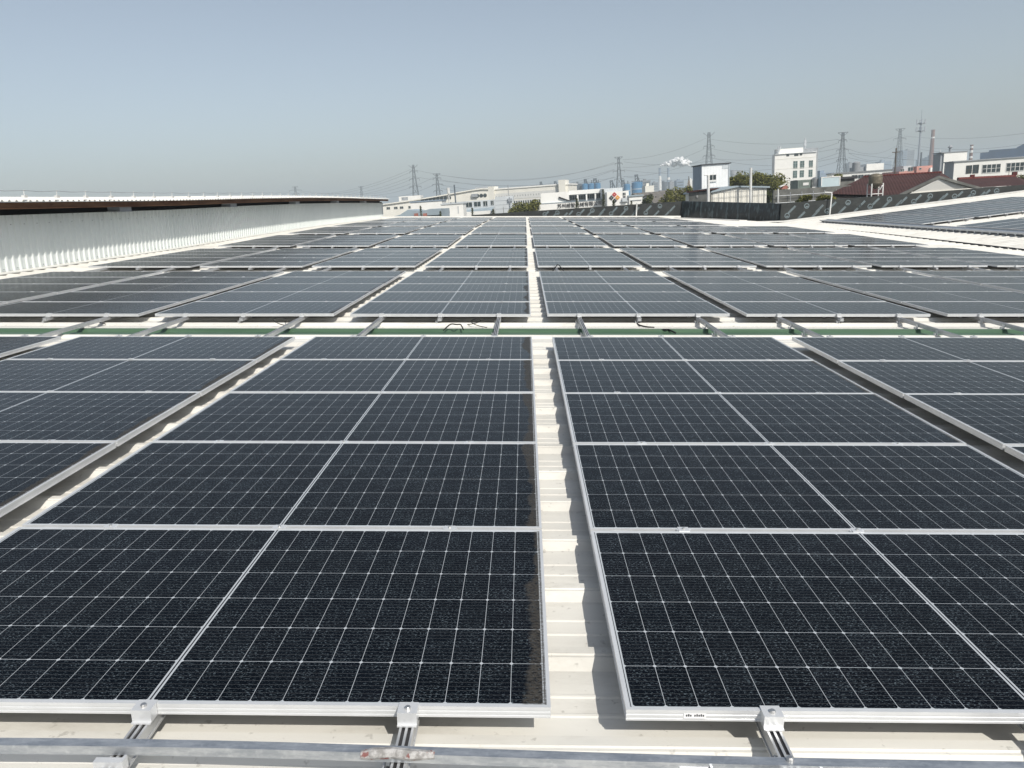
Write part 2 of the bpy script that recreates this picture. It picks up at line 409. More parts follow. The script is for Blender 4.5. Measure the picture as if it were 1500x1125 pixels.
# flashing along the far edge, the slanted edge and the foot of the left wall
def strip(name, pts, wd, hgt, mat, label, cat):
    mb = MB()
    for (x0, y0, z0), (x1, y1, z1) in zip(pts, pts[1:]):
        d = Vector((x1-x0, y1-y0, 0)).normalized(); nrm = Vector((-d.y, d.x, 0))*wd/2
        p = [Vector((x0, y0, z0)) - nrm, Vector((x0, y0, z0)) + nrm, Vector((x1, y1, z1)) + nrm, Vector((x1, y1, z1)) - nrm]
        mb.add([*p, *[q + Vector((0, 0, hgt)) for q in p]], [(3, 2, 1, 0), (4, 5, 6, 7), (0, 1, 5, 4), (1, 2, 6, 5), (2, 3, 7, 6), (3, 0, 4, 7)])
    return tag(mb.build(name, mat, mat=ROOF0), label, cat)
strip('edge_flashing', [(XW+.1, 58.05, DECK+.20), (12.0, 58.05, DECK+.20)], .5, .18, M['flash'], 'bright white metal flashing along the far edge of the roof', 'flashing')
strip('edge_flashing', [(11.75, 57.8, DECK+.20), (13.0, 54, DECK+.21), (14.15, 48.7, DECK+.225)], .55, .06, M['flash'], 'white flashing at the foot of the glossy black slanted parapet', 'flashing')
strip('edge_flashing', [(14.9, 48.0, DECK+.17), (16.6, 48.0, zr(16.6)+.04), (40, 48.0, zr(40)+.04)], .7, .05, M['flash'], 'white flashing rising along the printed parapet on the right roof', 'flashing')
strip('wall_flashing', [(XW+.14, v, DECK+zz(v)+.03) for v in (-3, 16, 23, 30, 37, 44, 51, 58.2)], .24, .02, M['flash'], 'white flashing strip along the foot of the ribbed left wall', 'flashing')

# ------------------------------------------------------------------ solar panels
PW, PD, PH, LIP = 2.278, 1.134, 0.035, 0.011
fr = MB()
for x0, x1, y0, y1 in ((0, PW, 0, LIP), (0, PW, PD-LIP, PD), (0, LIP, LIP, PD-LIP), (PW-LIP, PW, LIP, PD-LIP)):
    fr.box(x0, x1, y0, y1, -.010, 0)
for x0, x1, y0, y1 in ((.0015, PW-.0015, .0015, .004), (.0015, PW-.0015, PD-.004, PD-.0015), (.0015, .004, .004, PD-.004), (PW-.004, PW-.0015, .004, PD-.004)):
    fr.box(x0, x1, y0, y1, -PH+.006, -.010)
for x0, x1, y0, y1 in ((0, PW, 0, .004), (0, PW, PD-.004, PD)): fr.box(x0, x1, y0, y1, -.0235, -.0165)
for x0, x1, y0, y1 in ((0, PW, 0, .028), (0, PW, PD-.028, PD), (0, .028, .028, PD-.028), (PW-.028, PW, .028, PD-.028)):
    fr.box(x0, x1, y0, y1, -PH, -PH+.006)
FRAME = fr.mesh('frame', M['alu'])
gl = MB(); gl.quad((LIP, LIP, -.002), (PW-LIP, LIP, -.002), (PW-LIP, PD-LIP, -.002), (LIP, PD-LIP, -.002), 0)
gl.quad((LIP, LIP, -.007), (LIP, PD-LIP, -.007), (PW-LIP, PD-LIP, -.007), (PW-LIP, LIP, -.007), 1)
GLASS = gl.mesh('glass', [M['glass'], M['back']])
def set_uv(me):
    uvl = me.uv_layers.new(name='uv')
    for l in me.loops: co = me.vertices[l.vertex_index].co; uvl.data[l.index].uv = (co.x, co.y)
set_uv(GLASS)
st = MB(); st.box(0, .062, -.0015, -.0004, -.026, -.010, 0)
for i in range(9):
    if i in (3,): continue
    st.box(.006 + i*.0058, .0098 + i*.0058, -.0022, -.0014, -.019, -.0135 + .002*(i % 2), 1)
STICK = st.mesh('sticker', [M['sticker'], M['print']])
def copy_panel(mat, label, group, dust, sticker=None):
    r = thing('solar_panel', label, 'solar panel', mat, group)
    f = bpy.data.objects.new('frame', FRAME); COL.objects.link(f); f.parent = r
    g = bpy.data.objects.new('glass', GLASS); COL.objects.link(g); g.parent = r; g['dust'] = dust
    if sticker is not None:
        s = bpy.data.objects.new('sticker', STICK); COL.objects.link(s); s.parent = r; s.location = (sticker, 0, 0)
    return r
ORD = ['front', 'second', 'third', 'fourth', 'back']
NTH = ['first', 'second', 'third', 'fourth', 'fifth']
BLK = ['nearest', 'second', 'third', 'fourth', 'fifth', 'sixth', 'seventh', 'eighth']
U0, CP, ROWP = -2.203, 2.487, 1.154
FRONT = [1.756, 9.095, 16.11, 23.15, 30.2, 37.2, 44.3, 51.3]
# aluminium rails and their clamps
def rail_mesh(L, name='rail'):
    mb = MB()
    mb.box(-.020, .020, 0, L, -.040, -.006)
    for x0, x1 in ((-.020, -.0135), (-.0035, .0035), (.0135, .020)): mb.box(x0, x1, 0, L, -.006, 0)
    mb.box(-.0135, -.0035, .001, L, -.0058, -.0052, 1); mb.box(.0035, .0135, .001, L, -.0058, -.0052, 1)
    mb.box(-.0235, -.020, 0, L, -.040, -.034); mb.box(.020, .0235, 0, L, -.040, -.034)
    return mb.mesh(name, [M['alu_dull'], M['groove']])
ec = MB()                                             # end clamp: hook over the frame lip, face, foot and bolt
ec.box(-.027, .027, -.036, .010, .001, .0055); ec.box(-.027, .027, -.036, -.032, -.034, .001); ec.box(-.027, .027, -.044, -.036, -.034, -.030)
ec.box(-.027, -.024, -.032, -.002, -.034, .001); ec.box(.024, .027, -.032, -.002, -.034, .001)
ec.lathe([(.0085, .0055), (.0085, .011), (.006, .013)], 10, 0, -.017, 1)
ENDC = ec.mesh('end_clamp', [M['alu'], M['bolt']])
eb = MB(); eb.v = [(x, -y, z) for x, y, z in ec.v]; eb.f = [tuple(reversed(f)) for f in ec.f]; eb.m = ec.m
ENDB = eb.mesh('end_clamp', [M['alu'], M['bolt']])
mc = MB(); mc.box(-.023, .023, -.020, .020, .001, .0035); mc.box(-.03, .03, -.008, .008, -.03, .001); mc.lathe([(.0065, .0035), (.0065, .008), (.005, .0095)], 10, 0, 0, 1)
MIDC = mc.mesh('mid_clamp', [M['alu'], M['bolt']])
ft = MB(); ft.box(-.046, -.022, -.025, .025, -.066, -.062); ft.box(-.026, -.0215, -.025, .025, -.062, -.012); ft.box(-.050, -.046, -.02, .02, -.068, -.040)
ft.lathe([(.007, -.062), (.007, -.052)], 8, -.036, 0, 1)
FOOT = ft.mesh('foot', [M['alu'], M['bolt']])
def child(name, me, parent, loc):
    o = bpy.data.objects.new(name, me); COL.objects.link(o); o.parent = parent; o.location = loc; return o
RAILS = {}
def rail(x, v0, v1, vpan, nrow, label, full, base, slope, zb, midrail):
    L = round(v1 - v0, 3)
    if L not in RAILS: RAILS[L] = rail_mesh(L)
    r = bpy.data.objects.new('mounting_rail', RAILS[L]); COL.objects.link(r)
    tag(r, label, 'rail', 'aluminium mounting rails under the panels')
    r.matrix_world = RF(x, v0, zb(v0) - PH, slope)
    child('end_clamp', ENDC, r, (0, vpan - v0, PH))
    if full:
        child('end_clamp', ENDB, r, (0, vpan - v0 + (nrow-1)*ROWP + PD, PH))
        for k in range(1, nrow): child('mid_clamp', MIDC, r, (0, vpan - v0 + k*ROWP - .010, PH))
    ph = 2.185
    k0 = math.ceil((v0 + .03 - ph)/RIB)
    for k in range(k0, k0 + (5 if full else 2)):
        vv = ph + k*RIB - .008
        if vpan < 2 and 1.3 < vv < 1.9: vv = 1.615
        if vv < vpan + .35 or full and vv < vpan + .5: child('foot', FOOT, r, (0, vv - v0, 0))
    return r

def col_name(i): return '%s column %s of white aisle' % (NTH[-i] if i <= 0 else NTH[i-1], 'left' if i <= 0 else 'right')
rest = MB(); rest_uv = []
def add_rest(mat):
    for me, off in ((FRAME, 0), (GLASS, 1)):
        o = len(rest.v); rest.v += [tuple(mat @ v.co) for v in me.vertices]
        for p in me.polygons:
            rest.f.append(tuple(i + o for i in p.vertices)); rest.m.append(off + p.material_index)
            rest_uv.extend([(me.vertices[i].co.x, me.vertices[i].co.y) for i in p.vertices])
for b, v0 in enumerate(FRONT):
    cols = range(-2, 4) if b == 0 else (range(-3, 6) if b < 5 else range(-3, 5))
    for i in cols:
        ux = U0 + i*CP
        za, zb_ = zz(v0), zz(v0 + 5.75); sl_ = math.atan((zb_-za)/5.75)
        zf = (lambda za, s_, vv: (lambda v: za + math.tan(s_)*(v - vv)))(za, sl_, v0)
        for r in range(5):
            v = v0 + r*ROWP - (0.006 if (i > 0 and b == 0) else 0)
            jz = random.uniform(-.0015, .0015); jr = random.uniform(-.0018, .0018)
            mat = RF(ux, v, zf(v) + jz, sl_ + random.uniform(-.002, .002)) @ Matrix.Rotation(jr, 4, 'Y')
            if b < 6:
                lab = 'solar panel in %s row of %s block, %s' % (ORD[r], BLK[b], col_name(i))
                dust = (1.0 if i == 0 else .75 if i == -1 else random.choice([0, 0, .3, .5]))
                sk = None
                if b == 0: sk = {(0, 1): .10, (1, 1): .10, (1, 0): .16, (0, 2): .12, (1, 2): .45}.get((i, r))
                copy_panel(mat, lab, 'solar panels in rows on the roof', dust, sk)
            else: add_rest(mat)
        if b < 7:
            for q, off in enumerate((.40, 1.14, 1.88)):
                side = q if i <= 0 else 2 - q
                nm = ('outer', 'middle', 'inner')[side]
                lab = '%s aluminium rail under %s block, %s' % (nm, BLK[b], col_name(i))
                fore = {0: .95, 1: 1.62}.get(b, 1.1) if (q != 1 or b == 0) else .12
                rail(ux + off, v0 - fore, v0 + 5.80, v0, 5, lab, b < 3, None, sl_, zf, q == 1)
# ---- arrays on the right-hand roof
RA = math.atan(RS)
def RR(x, v, hp): return ROOF0 @ Matrix.Translation((x, v, zr(x) + hp)) @ Matrix.Rotation(-RA, 4, 'Y')
for nm, vf, ncol, nrow in (('far', 34.0, 4, 8), ('near', 23.25, 3, 7)):
    for i in range(ncol):
        for r in range(nrow):
            mat = RR(17.95 + i*CP*math.cos(RA), vf + r*ROWP, .15)
            lab = 'solar panel in %s row of %s array on right-hand roof, %s column from gutter' % ((['front'] + ['second', 'third', 'fourth', 'fifth', 'sixth'] + (['seventh', 'back'] if nrow == 8 else ['back']))[r], nm, NTH[i])
            copy_panel(mat, lab, 'solar panels on the right-hand roof', 0.0)
        for q, off in enumerate((.40, 1.14, 1.88)):
            Lr = nrow*ROWP + .3
            if Lr not in RAILS: RAILS[Lr] = rail_mesh(Lr)
            r = bpy.data.objects.new('mounting_rail', RAILS[Lr]); COL.objects.link(r)
            r.matrix_world = RR(17.95 + i*CP*math.cos(RA) + off, vf - .2, .15 - PH)
            tag(r, '%s aluminium rail below %s array on right-hand roof, %s column from gutter' % (('gutter-side', 'middle', 'upper')[q], nm, NTH[i]), 'rail', 'rails on the right-hand roof')
            child('end_clamp', ENDC, r, (0, .2, PH))
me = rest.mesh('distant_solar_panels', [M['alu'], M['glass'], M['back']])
uvl = me.uv_layers.new(name='uv'); uvl.data.foreach_set('uv', [c for t in rest_uv for c in t])
ro = bpy.data.objects.new('distant_solar_panels', me); COL.objects.link(ro)
tag(ro, 'farthest two blocks of solar panels near the far roof edge', 'solar panels', kind='stuff')
# cable tray beside the right-hand arrays
mb = MB()
mb.box(0, .42, 20, 44, .10, .13); mb.box(0, .012, 20, 44, .13, .16); mb.box(.408, .42, 20, 44, .13, .16)
for k in range(50): mb.box(.02, .40, 20.2 + k*.48, 20.26 + k*.48, .0, .10)
tag(mb.build('cable_tray', M['galv'], mat=ROOF0 @ Matrix.Translation((17.25, 0, zr(17.25))) @ Matrix.Rotation(-RA, 4, 'Y')), 'grey metal cable tray beside the arrays on the right-hand roof', 'cable tray')

# ------------------------------------------------------------------ galvanised bar in the foreground, cables
mb = MB(); bar = []
for k in range(25):
    x = -2.2 + k*.2
    bar.append((x, 1.592 + .014*math.exp(-((x+1.0)/.9)**2) - .012*(x+.9) - .004*math.sin(x*2.2)))
zb0, zb1 = -.033, -.006
for (x0, y0), (x1, y1) in zip(bar, bar[1:]):
    mb.add([(x0, y0-.014, zb0), (x0, y0+.014, zb0), (x1, y1+.014, zb0), (x1, y1-.014, zb0), (x0, y0-.014, zb1), (x0, y0+.014, zb1), (x1, y1+.014, zb1), (x1, y1-.014, zb1)],
           [(3, 2, 1, 0), (4, 7, 6, 5), (0, 4, 5, 1)[::-1], (1, 5, 6, 2)[::-1], (2, 6, 7, 3)[::-1], (3, 7, 4, 0)[::-1]])
gbar = thing('galvanised_bar', 'long galvanised steel bar lying across the rails in the foreground', 'bar', ROOF0)
mb.build('bar', M['galv'], gbar)
mb = MB(); yb = 1.592 - .012*.5
mb.tube([(-.42, yb-.003, -.012), (-.39, yb, -.0105), (-.34, yb+.003, -.0095), (-.29, yb-.003, -.0105), (-.23, yb, -.012)], [.010, .0148, .0142, .0148, .010], 9)
mb.build('weld_seam', M['weld'], gbar, label='rough welded joint smeared with red primer')
mb = MB(); mb.lathe([(.010, -.006), (.010, .001), (.006, .004)], 12, .675, 1.575)
mb.build('bolt', M['bolt'], gbar)
for xx, nm in ((-1.06, 'clip'), (.44, 'clip'), (.715, 'clip')):
    mb = MB(); mb.box(xx-.045, xx+.03, 1.556, 1.574, -.040, -.020); mb.box(xx+.03, xx+.036, 1.550, 1.574, -.046, -.012)
    mb.build(nm, M['alu'], gbar)

def cable(pts, r, label, cat='cable'):
    mb = MB(); P = [Vector(p) for p in pts]; out = []
    for i in range(len(P)-1):                          # Catmull-Rom through the points
        a, b, c, d = P[max(i-1, 0)], P[i], P[i+1], P[min(i+2, len(P)-1)]
        for k in range(6):
            t = k/6; out.append(.5*((2*b) + (c-a)*t + (2*a-5*b+4*c-d)*t*t + (3*b-a-3*c+d)*t**3))
    out.append(P[-1]); o = out[0].copy(); o.z = min(q.z for q in out)
    mb.tube([q - o for q in out], r, 6)
    return tag(mb.build('cable', M['under'], mat=ROOF0 @ Matrix.Translation(o), smooth=True), label, cat, 'black panel cables')
cable([(-3.05, 9.2, -.10), (-2.98, 8.95, -.07), (-2.93, 8.82, -.02), (-3.02, 8.78, .0), (-3.10, 8.84, -.04), (-3.02, 8.86, -.095), (-2.86, 8.75, -.10)], .0052, 'black cable loop on the roof, left end of the green strip')
cable([(-.72, 8.98, -.12), (-.60, 8.86, -.08), (-.54, 8.82, -.04), (-.60, 8.80, -.02), (-.66, 8.84, -.06), (-.58, 8.86, -.11), (-.46, 8.74, -.115)], .0052, 'black cable loop on the white sheet just left of the aisle')
cable([(-.95, 8.4, -.09), (-.88, 8.52, -.04), (-.80, 8.45, -.03), (-.76, 8.55, -.05), (-.72, 8.44, -.09)], .008, 'short black cable with plugs lying on the green strip')
cable([(1.42, 9.08, -.07), (1.40, 8.98, -.11), (1.48, 8.88, -.125), (1.58, 8.82, -.125)], .009, 'thin black cable hanging from the middle rail right of the aisle')
cable([(1.60, 8.62, -.122), (1.66, 8.52, -.100), (1.70, 8.54, -.105), (1.76, 8.42, -.122)], .010, 'black connector lying on the green strip right of the aisle')
cable([(2.95, 4.9, -.12), (3.02, 5.0, -.07), (3.10, 4.95, -.06), (3.14, 4.8, -.10)], .0052, 'black cable in the shaded gap between right-hand columns')
cable([(-5.5, 9.0, -.11), (-5.4, 8.85, -.05), (-5.32, 8.88, -.07), (-5.25, 8.95, -.11)], .0052, 'black cable near the left wall end of the second block')
cable([(.58, 15.85, -.12), (.66, 16.0, -.03), (.72, 16.05, .03), (.80, 15.95, -.05), (.86, 15.85, -.12)], .010, 'black cable plugs hanging at the front of the third block')
cable([(-2.0, 15.6, -.11), (-1.8, 15.5, -.10), (-1.5, 15.58, -.11), (-1.2, 15.5, -.12)], .008, 'thin cable lying before the third block, left of aisle')

# ------------------------------------------------------------------ long building on the left
shed = thing('factory_building', 'long white ribbed building with rusty eave beam along the left of the roof', 'building', RF(XW, 15, -.15))
VB0, VB1 = -3.0, 58.9
def L_(x, v, z): return (x - XW, v - 15, z + .15)
mb = MB(); P = .2217; pr = []
k = 0; v = VB0
while v < VB1:
    pr += [(v, 0), (v + .110, 0), (v + .128, .034), (v + .174, .034), (v + .192, 0)]; v += P
zt = lambda v: 1.10 + zz(v)*.9
zbw = lambda v: DECK + zz(v)
n = 3
for v, d in pr:
    for z in (zbw(v) - .1, .5*(zbw(v)+zt(v)), zt(v)): mb.v.append(L_(XW + d, v, z))
mb.f = [(i*n+j, (i+1)*n+j, (i+1)*n+j+1, i*n+j+1) for i in range(len(pr)-1) for j in range(n-1)]; mb.m = [0]*len(mb.f)
a, b = L_(XW, VB1, -.2), L_(XW-22, VB1, -.2); c, d = L_(XW-22, VB1, 1.3), L_(XW, VB1, 1.35)
mb.quad(a, b, c, d); mb.quad(L_(XW-22, VB0, -10.4), L_(XW-22, VB1, -10.4), L_(XW-22, VB1, 1.3), L_(XW-22, VB0, 1.3))
mb.quad(L_(XW, VB1, -10.2), L_(XW-22, VB1, -10.2), b, a)
mb.build('wall', M['wall'], shed)
mb = MB(); k = 0
for v, d in pr[1::10]:
    for q in (0, P): mb.lathe([(.006, -.002), (.006, .002)], 6)
mb = MB(); vq = VB0 + .05
while vq < 40:
    for zq in (zt(vq) - .2, zbw(vq) + .10):
        c_ = L_(XW + .002, vq, zq); mb.box(c_[0]-.004, c_[0]+.006, c_[1]-.007, c_[1]+.007, c_[2]-.007, c_[2]+.007)
    vq += P*2
mb.build('screws', M['groove'], shed)
XE = -10.72
mb = MB(); n = 0
VS = [VB0, 16, 23, 30, 37, 44, 51, VB1 + .4]
def beamseg(mb, x0, x1, zlo, zhi, vlist=VS):
    for va, vb in zip(vlist, vlist[1:]):
        A, B = zz(va)*.9, zz(vb)*.9
        p = [L_(x0, va, zlo+A), L_(x1, va, zlo+A), L_(x0, vb, zlo+B), L_(x1, vb, zlo+B), L_(x0, va, zhi+A), L_(x1, va, zhi+A), L_(x0, vb, zhi+B), L_(x1, vb, zhi+B)]
        mb.add(p, [(0, 2, 3, 1), (4, 5, 7, 6), (0, 1, 5, 4), (2, 6, 7, 3), (0, 4, 6, 2), (1, 3, 7, 5)])
beamseg(mb, XE - .16, XE - .10, 1.245, 1.375); beamseg(mb, XE - .20, XE - .05, 1.235, 1.245)
mb.build('eave_beam', M['rust'], shed)
mb = MB(); beamseg(mb, XW - .25, XE - .2, 1.36, 1.372); beamseg(mb, XW - .30, XW - .24, .9, 1.36); mb.build('soffit', M['dark'], shed)  # near-black sheets stand in for the shade inside the open eave
for vb in (14.6, 23.4, 28.6, 36.0, 43.5, 51.0):        # box beams that carry the eave
    pass
mb = MB(); rp = []; v = VB0 - .1                       # ribbed roof sheet above
while v < VB1 + .4:
    rp += [(v, 0), (v + .09, 0), (v + .115, .028), (v + .165, .028), (v + .19, 0)]; v += P
n = 3; th = len(rp)*n
for lo in (0, -.008):
    for v, d in rp:
        for x, z in ((XE, 1.392), (XE - 1.3, 1.464), (XE - 23, 1.30)): mb.v.append(L_(x, v, z + d + lo + zz(v)*.9))
for i in range(len(rp)-1):
    for q in (0, 1):
        mb.f.append((i*n+q, i*n+q+1, (i+1)*n+q+1, (i+1)*n+q)); mb.f.append((th+i*n+q, th+(i+1)*n+q, th+(i+1)*n+q+1, th+i*n+q+1))
    mb.f.append((i*n, (i+1)*n, th+(i+1)*n, th+i*n))
mb.m = [0]*len(mb.f)
mb.build('roof', M['flash'], shed)
for vb in (12.6, 20.25, 27.86, 35.8, 43.5, 51.1):
    mb = MB(); A = zz(vb)*.9
    q = L_(XE, vb, 1.10 + A); mb.box(q[0]-.5, q[0]-.17, q[1]-.30, q[1]+.30, q[2]+.02, q[2]+.125); mb.box(q[0]-.5, q[0]-.16, q[1]-.36, q[1]+.36, q[2], q[2]+.018)
    mb.build('bracket', M['midgrey'], shed)
PV = 16.007 - 16*1.13
mb = MB(); v = PV; pts = []
while v < VB1:
    pts.append(L_(XE - .05, v, 1.62 + zz(v)*.9 - random.uniform(0, .012))); pts.append(L_(XE - .05, v + .55, 1.602 + zz(v)*.9)); v += 1.13
mb.tube(pts, .006, 4); mb.build('lightning_wire', M['midgrey'], shed)
v = PV
while v < VB1:
    mb = MB(); A = zz(v)*.9; q = L_(XE - .05, v, 1.47 + A)
    mb.box(q[0]-.035, q[0]+.035, q[1]-.05, q[1]+.05, q[2], q[2]+.05); mb.tube([(q[0], q[1], q[2]+.05), (q[0], q[1], q[2]+.155), (q[0], q[1]+.05, q[2]+.16)], .007, 5)
    mb.build('wire_post', M['pole'], shed); v += 1.13

# ------------------------------------------------------------------ membrane parapets
def marks(mb, u0, u1, zlo, zhi, y, seed):
    """the printed pattern of the felt: slanted text bars and round emblems, laid out in the parapet's own plane"""
    rnd = random.Random(seed); pitch = 1.42; k = 0; u = u0 + .25
    def bar(cu, cz, L, t):
        c, s = math.cos(.82), math.sin(.82)
        def P(a, b): return (cu + c*a - s*b, y, cz + s*a + c*b)
        mb.quad(P(-L/2, -t/2), P(L/2, -t/2), P(L/2, -t/6.5), P(-L/2, -t/6.5))
        mb.quad(P(-L/2, t/6.5), P(L/2, t/6.5), P(L/2, t/2), P(-L/2, t/2))
        a = -L/2
        while a < L/2 - .03:
            wv = rnd.uniform(.02, .05); mb.quad(P(a, -t/6.5), P(min(a+wv, L/2), -t/6.5), P(min(a+wv, L/2), t/6.5), P(a, t/6.5)); a += wv + rnd.uniform(.02, .04)
    def ring(cu, cz, r):
        n = 14
        for i in range(n):
            a, b = 2*math.pi*i/n, 2*math.pi*(i+1)/n
            mb.quad((cu + r*math.cos(a), y, cz + r*math.sin(a)), (cu + r*math.cos(b), y, cz + r*math.sin(b)), (cu + .70*r*math.cos(b), y, cz + .70*r*math.sin(b)), (cu + .70*r*math.cos(a), y, cz + .70*r*math.sin(a)))
        mb.quad((cu - .5*r, y, cz - .62*r), (cu + .62*r, y, cz - .3*r), (cu + .3*r, y, cz - .0*r), (cu - .3*r, y, cz - .1*r))
    while u < u1:
        a, b = zlo(u), zhi(u); H = b - a; ph = (k % 3)
        for dz, typ in (((.30, 'r'), (.66, 'b')) if ph == 0 else ((.22, 'b'), (.80, 'r')) if ph == 1 else ((.16, 'b'), (.56, 'b'))):
            cz = a + H*dz; cu = u + rnd.uniform(-.1, .1) + (.25 if dz > .5 else 0)
            if typ == 'b' and H > .45: L = min(.62, H*.75); lim = L*.38; cz = min(max(cz, a + lim), b - lim); bar(cu, cz, L, .12)
            elif typ == 'r' and H > .4: cz = min(max(cz, a + .2), b - .2); ring(cu, cz, .17)
        u += pitch*.62; k += 1
def parapet(label, p0, p1, zlo, zhi, mats, seed, yr=None, thick=.24, wob=.0, printed=True):
    """a wall from p0 to p1 (roof-frame x, v); zlo, zhi give bottom and top along it"""
    d = Vector((p1[0]-p0[0], p1[1]-p0[1])); L = d.length; rz = math.atan2(d.y, d.x)
    r = thing('parapet_wall', label, 'parapet', RF(p0[0], p0[1], 0, 0, rz))
    mb = MB(); n = max(4, int(L/.35)); rows = 5; rnd = random.Random(seed)
    grid = []
    for i in range(n+1):
        u = L*i/n; a, b = zlo(u), zhi(u)
        off = wob*rnd.uniform(-1, 1)
        grid.append([(u, -abs(off)*math.sin(math.pi*j/rows)*rnd.uniform(.6, 1.2), a + (b-a)*j/rows) for j in range(rows+1)])
    mb.v = [p for g_ in grid for p in g_]; q = rows+1
    mb.f = [(i*q+j, (i+1)*q+j, (i+1)*q+j+1, i*q+j+1) for i in range(n) for j in range(rows)]; mb.m = [0]*len(mb.f)
    for i in range(n):
        u0, u1 = L*i/n, L*(i+1)/n
        mb.quad((u0, 0, zhi(u0)), (u1, 0, zhi(u1)), (u1, thick, zhi(u1)), (u0, thick, zhi(u0)))
        mb.quad((u1, thick, zlo(u1)-.5), (u0, thick, zlo(u0)-.5), (u0, thick, zhi(u0)), (u1, thick, zhi(u1)))
    mb.quad((0, thick, zlo(0)-.5), (0, 0, zlo(0)-.5), (0, 0, zhi(0)), (0, thick, zhi(0))); mb.quad((L, 0, zlo(L)-.5), (L, thick, zlo(L)-.5), (L, thick, zhi(L)), (L, 0, zhi(L)))
    mb.build('membrane', mats, r)
    if printed:
        mb = MB(); marks(mb, .15, L-.3, lambda u: zlo(u)+.05, lambda u: zhi(u)-.04, -.008, seed); mb.build('printed_marks', M['mark'], r)
    return r
lin = lambda a, b, L: (lambda u: a + (b-a)*u/L)
parapet('long low black printed membrane parapet along the far edge, growing taller to the right', (-4.2, 58.62), (12.25, 58.62), lambda u: DECK+.25, lin(.32, 1.34, 16.45), M['membrane'], 3)
LS = math.hypot(15.4-12.25, 58.5-48.6)
parapet('glossy blue-black membrane parapet, slanting towards the camera, without pale prints', (12.18, 58.55), (16.45, 48.75), lambda u: DECK+.18, lin(1.35, 1.20, LS), M['membrane_gloss'], 4, wob=.045, printed=False)
pr_ = parapet('tall black printed membrane parapet climbing with the right-hand roof', (16.5, 48.6), (42, 48.6), lambda u: zr(16.5+u)-.02, lambda u: 1.19 + .0735*u, M['membrane'], 5)

# white vent pipes at the parapets
def pipe(label, loc, pts, r, frame=True, name='vent_pipe', mat='pole', group=None):
    mb = MB(); mb.tube(pts, r, 10); mb.tube([pts[0], Vector(pts[0]) + Vector((0, 0, .08))], r*1.25, 10)
    o = mb.build(name, M[mat], mat=(RF(*loc) if frame else WF(*loc)))
    return tag(o, label, 'pipe', group)
pipe('white elbowed vent pipe standing against the printed right parapet', (19.55, 48.35, zr(19.55)), [(0, 0, 0), (0.0, 0, 1.38), (-.05, .02, 1.46), (-.42, .1, 1.48)], .042)
pipe('thin grey pipe before the long low far parapet', (8.65, 58.35, DECK+.26), [(0, 0, 0), (0.02, 0, 1.10)], .05)

# old water tank on legs behind the right parapet
p = at(1281, 292, 49.4)
t = thing('water_tank', 'stained steel water tank on four white legs beside the printed right parapet', 'water tank', WF(p.x, p.y, p.z))
mb = MB(); mb.lathe([(.0, .62), (.12, .70), (.36, .92), (.415, 1.0), (.415, 1.46), (.37, 1.54), (.15, 1.62), (.0, 1.63)], 20); mb.lathe([(.425, 1.02), (.425, 1.06)], 20); mb.lathe([(.425, 1.40), (.425, 1.43)], 20)
mb.build('tank', M['tank_old'], t, smooth=True)
for sx in (-1, 1):
    for sy in (-1, 1):
        mb = MB(); mb.tube([(sx*.36, sy*.3, 0), (sx*.36, sy*.3, 1.0)], .04, 6); mb.build('leg', M['pole'], t)
mb = MB(); mb.tube([(-.36, -.3, .34), (.36, -.3, .34)], .025, 5); mb.tube([(-.36, .3, .34), (.36, .3, .34)], .025, 5); mb.build('brace', M['pole'], t)
mb = MB(); mb.tube([(.16, -.1, .72), (.18, -.3, .62), (.25, -.36, .8), (.34, -.36, .85)], .045, 8); mb.build('outlet_pipe', M['pole'], t)

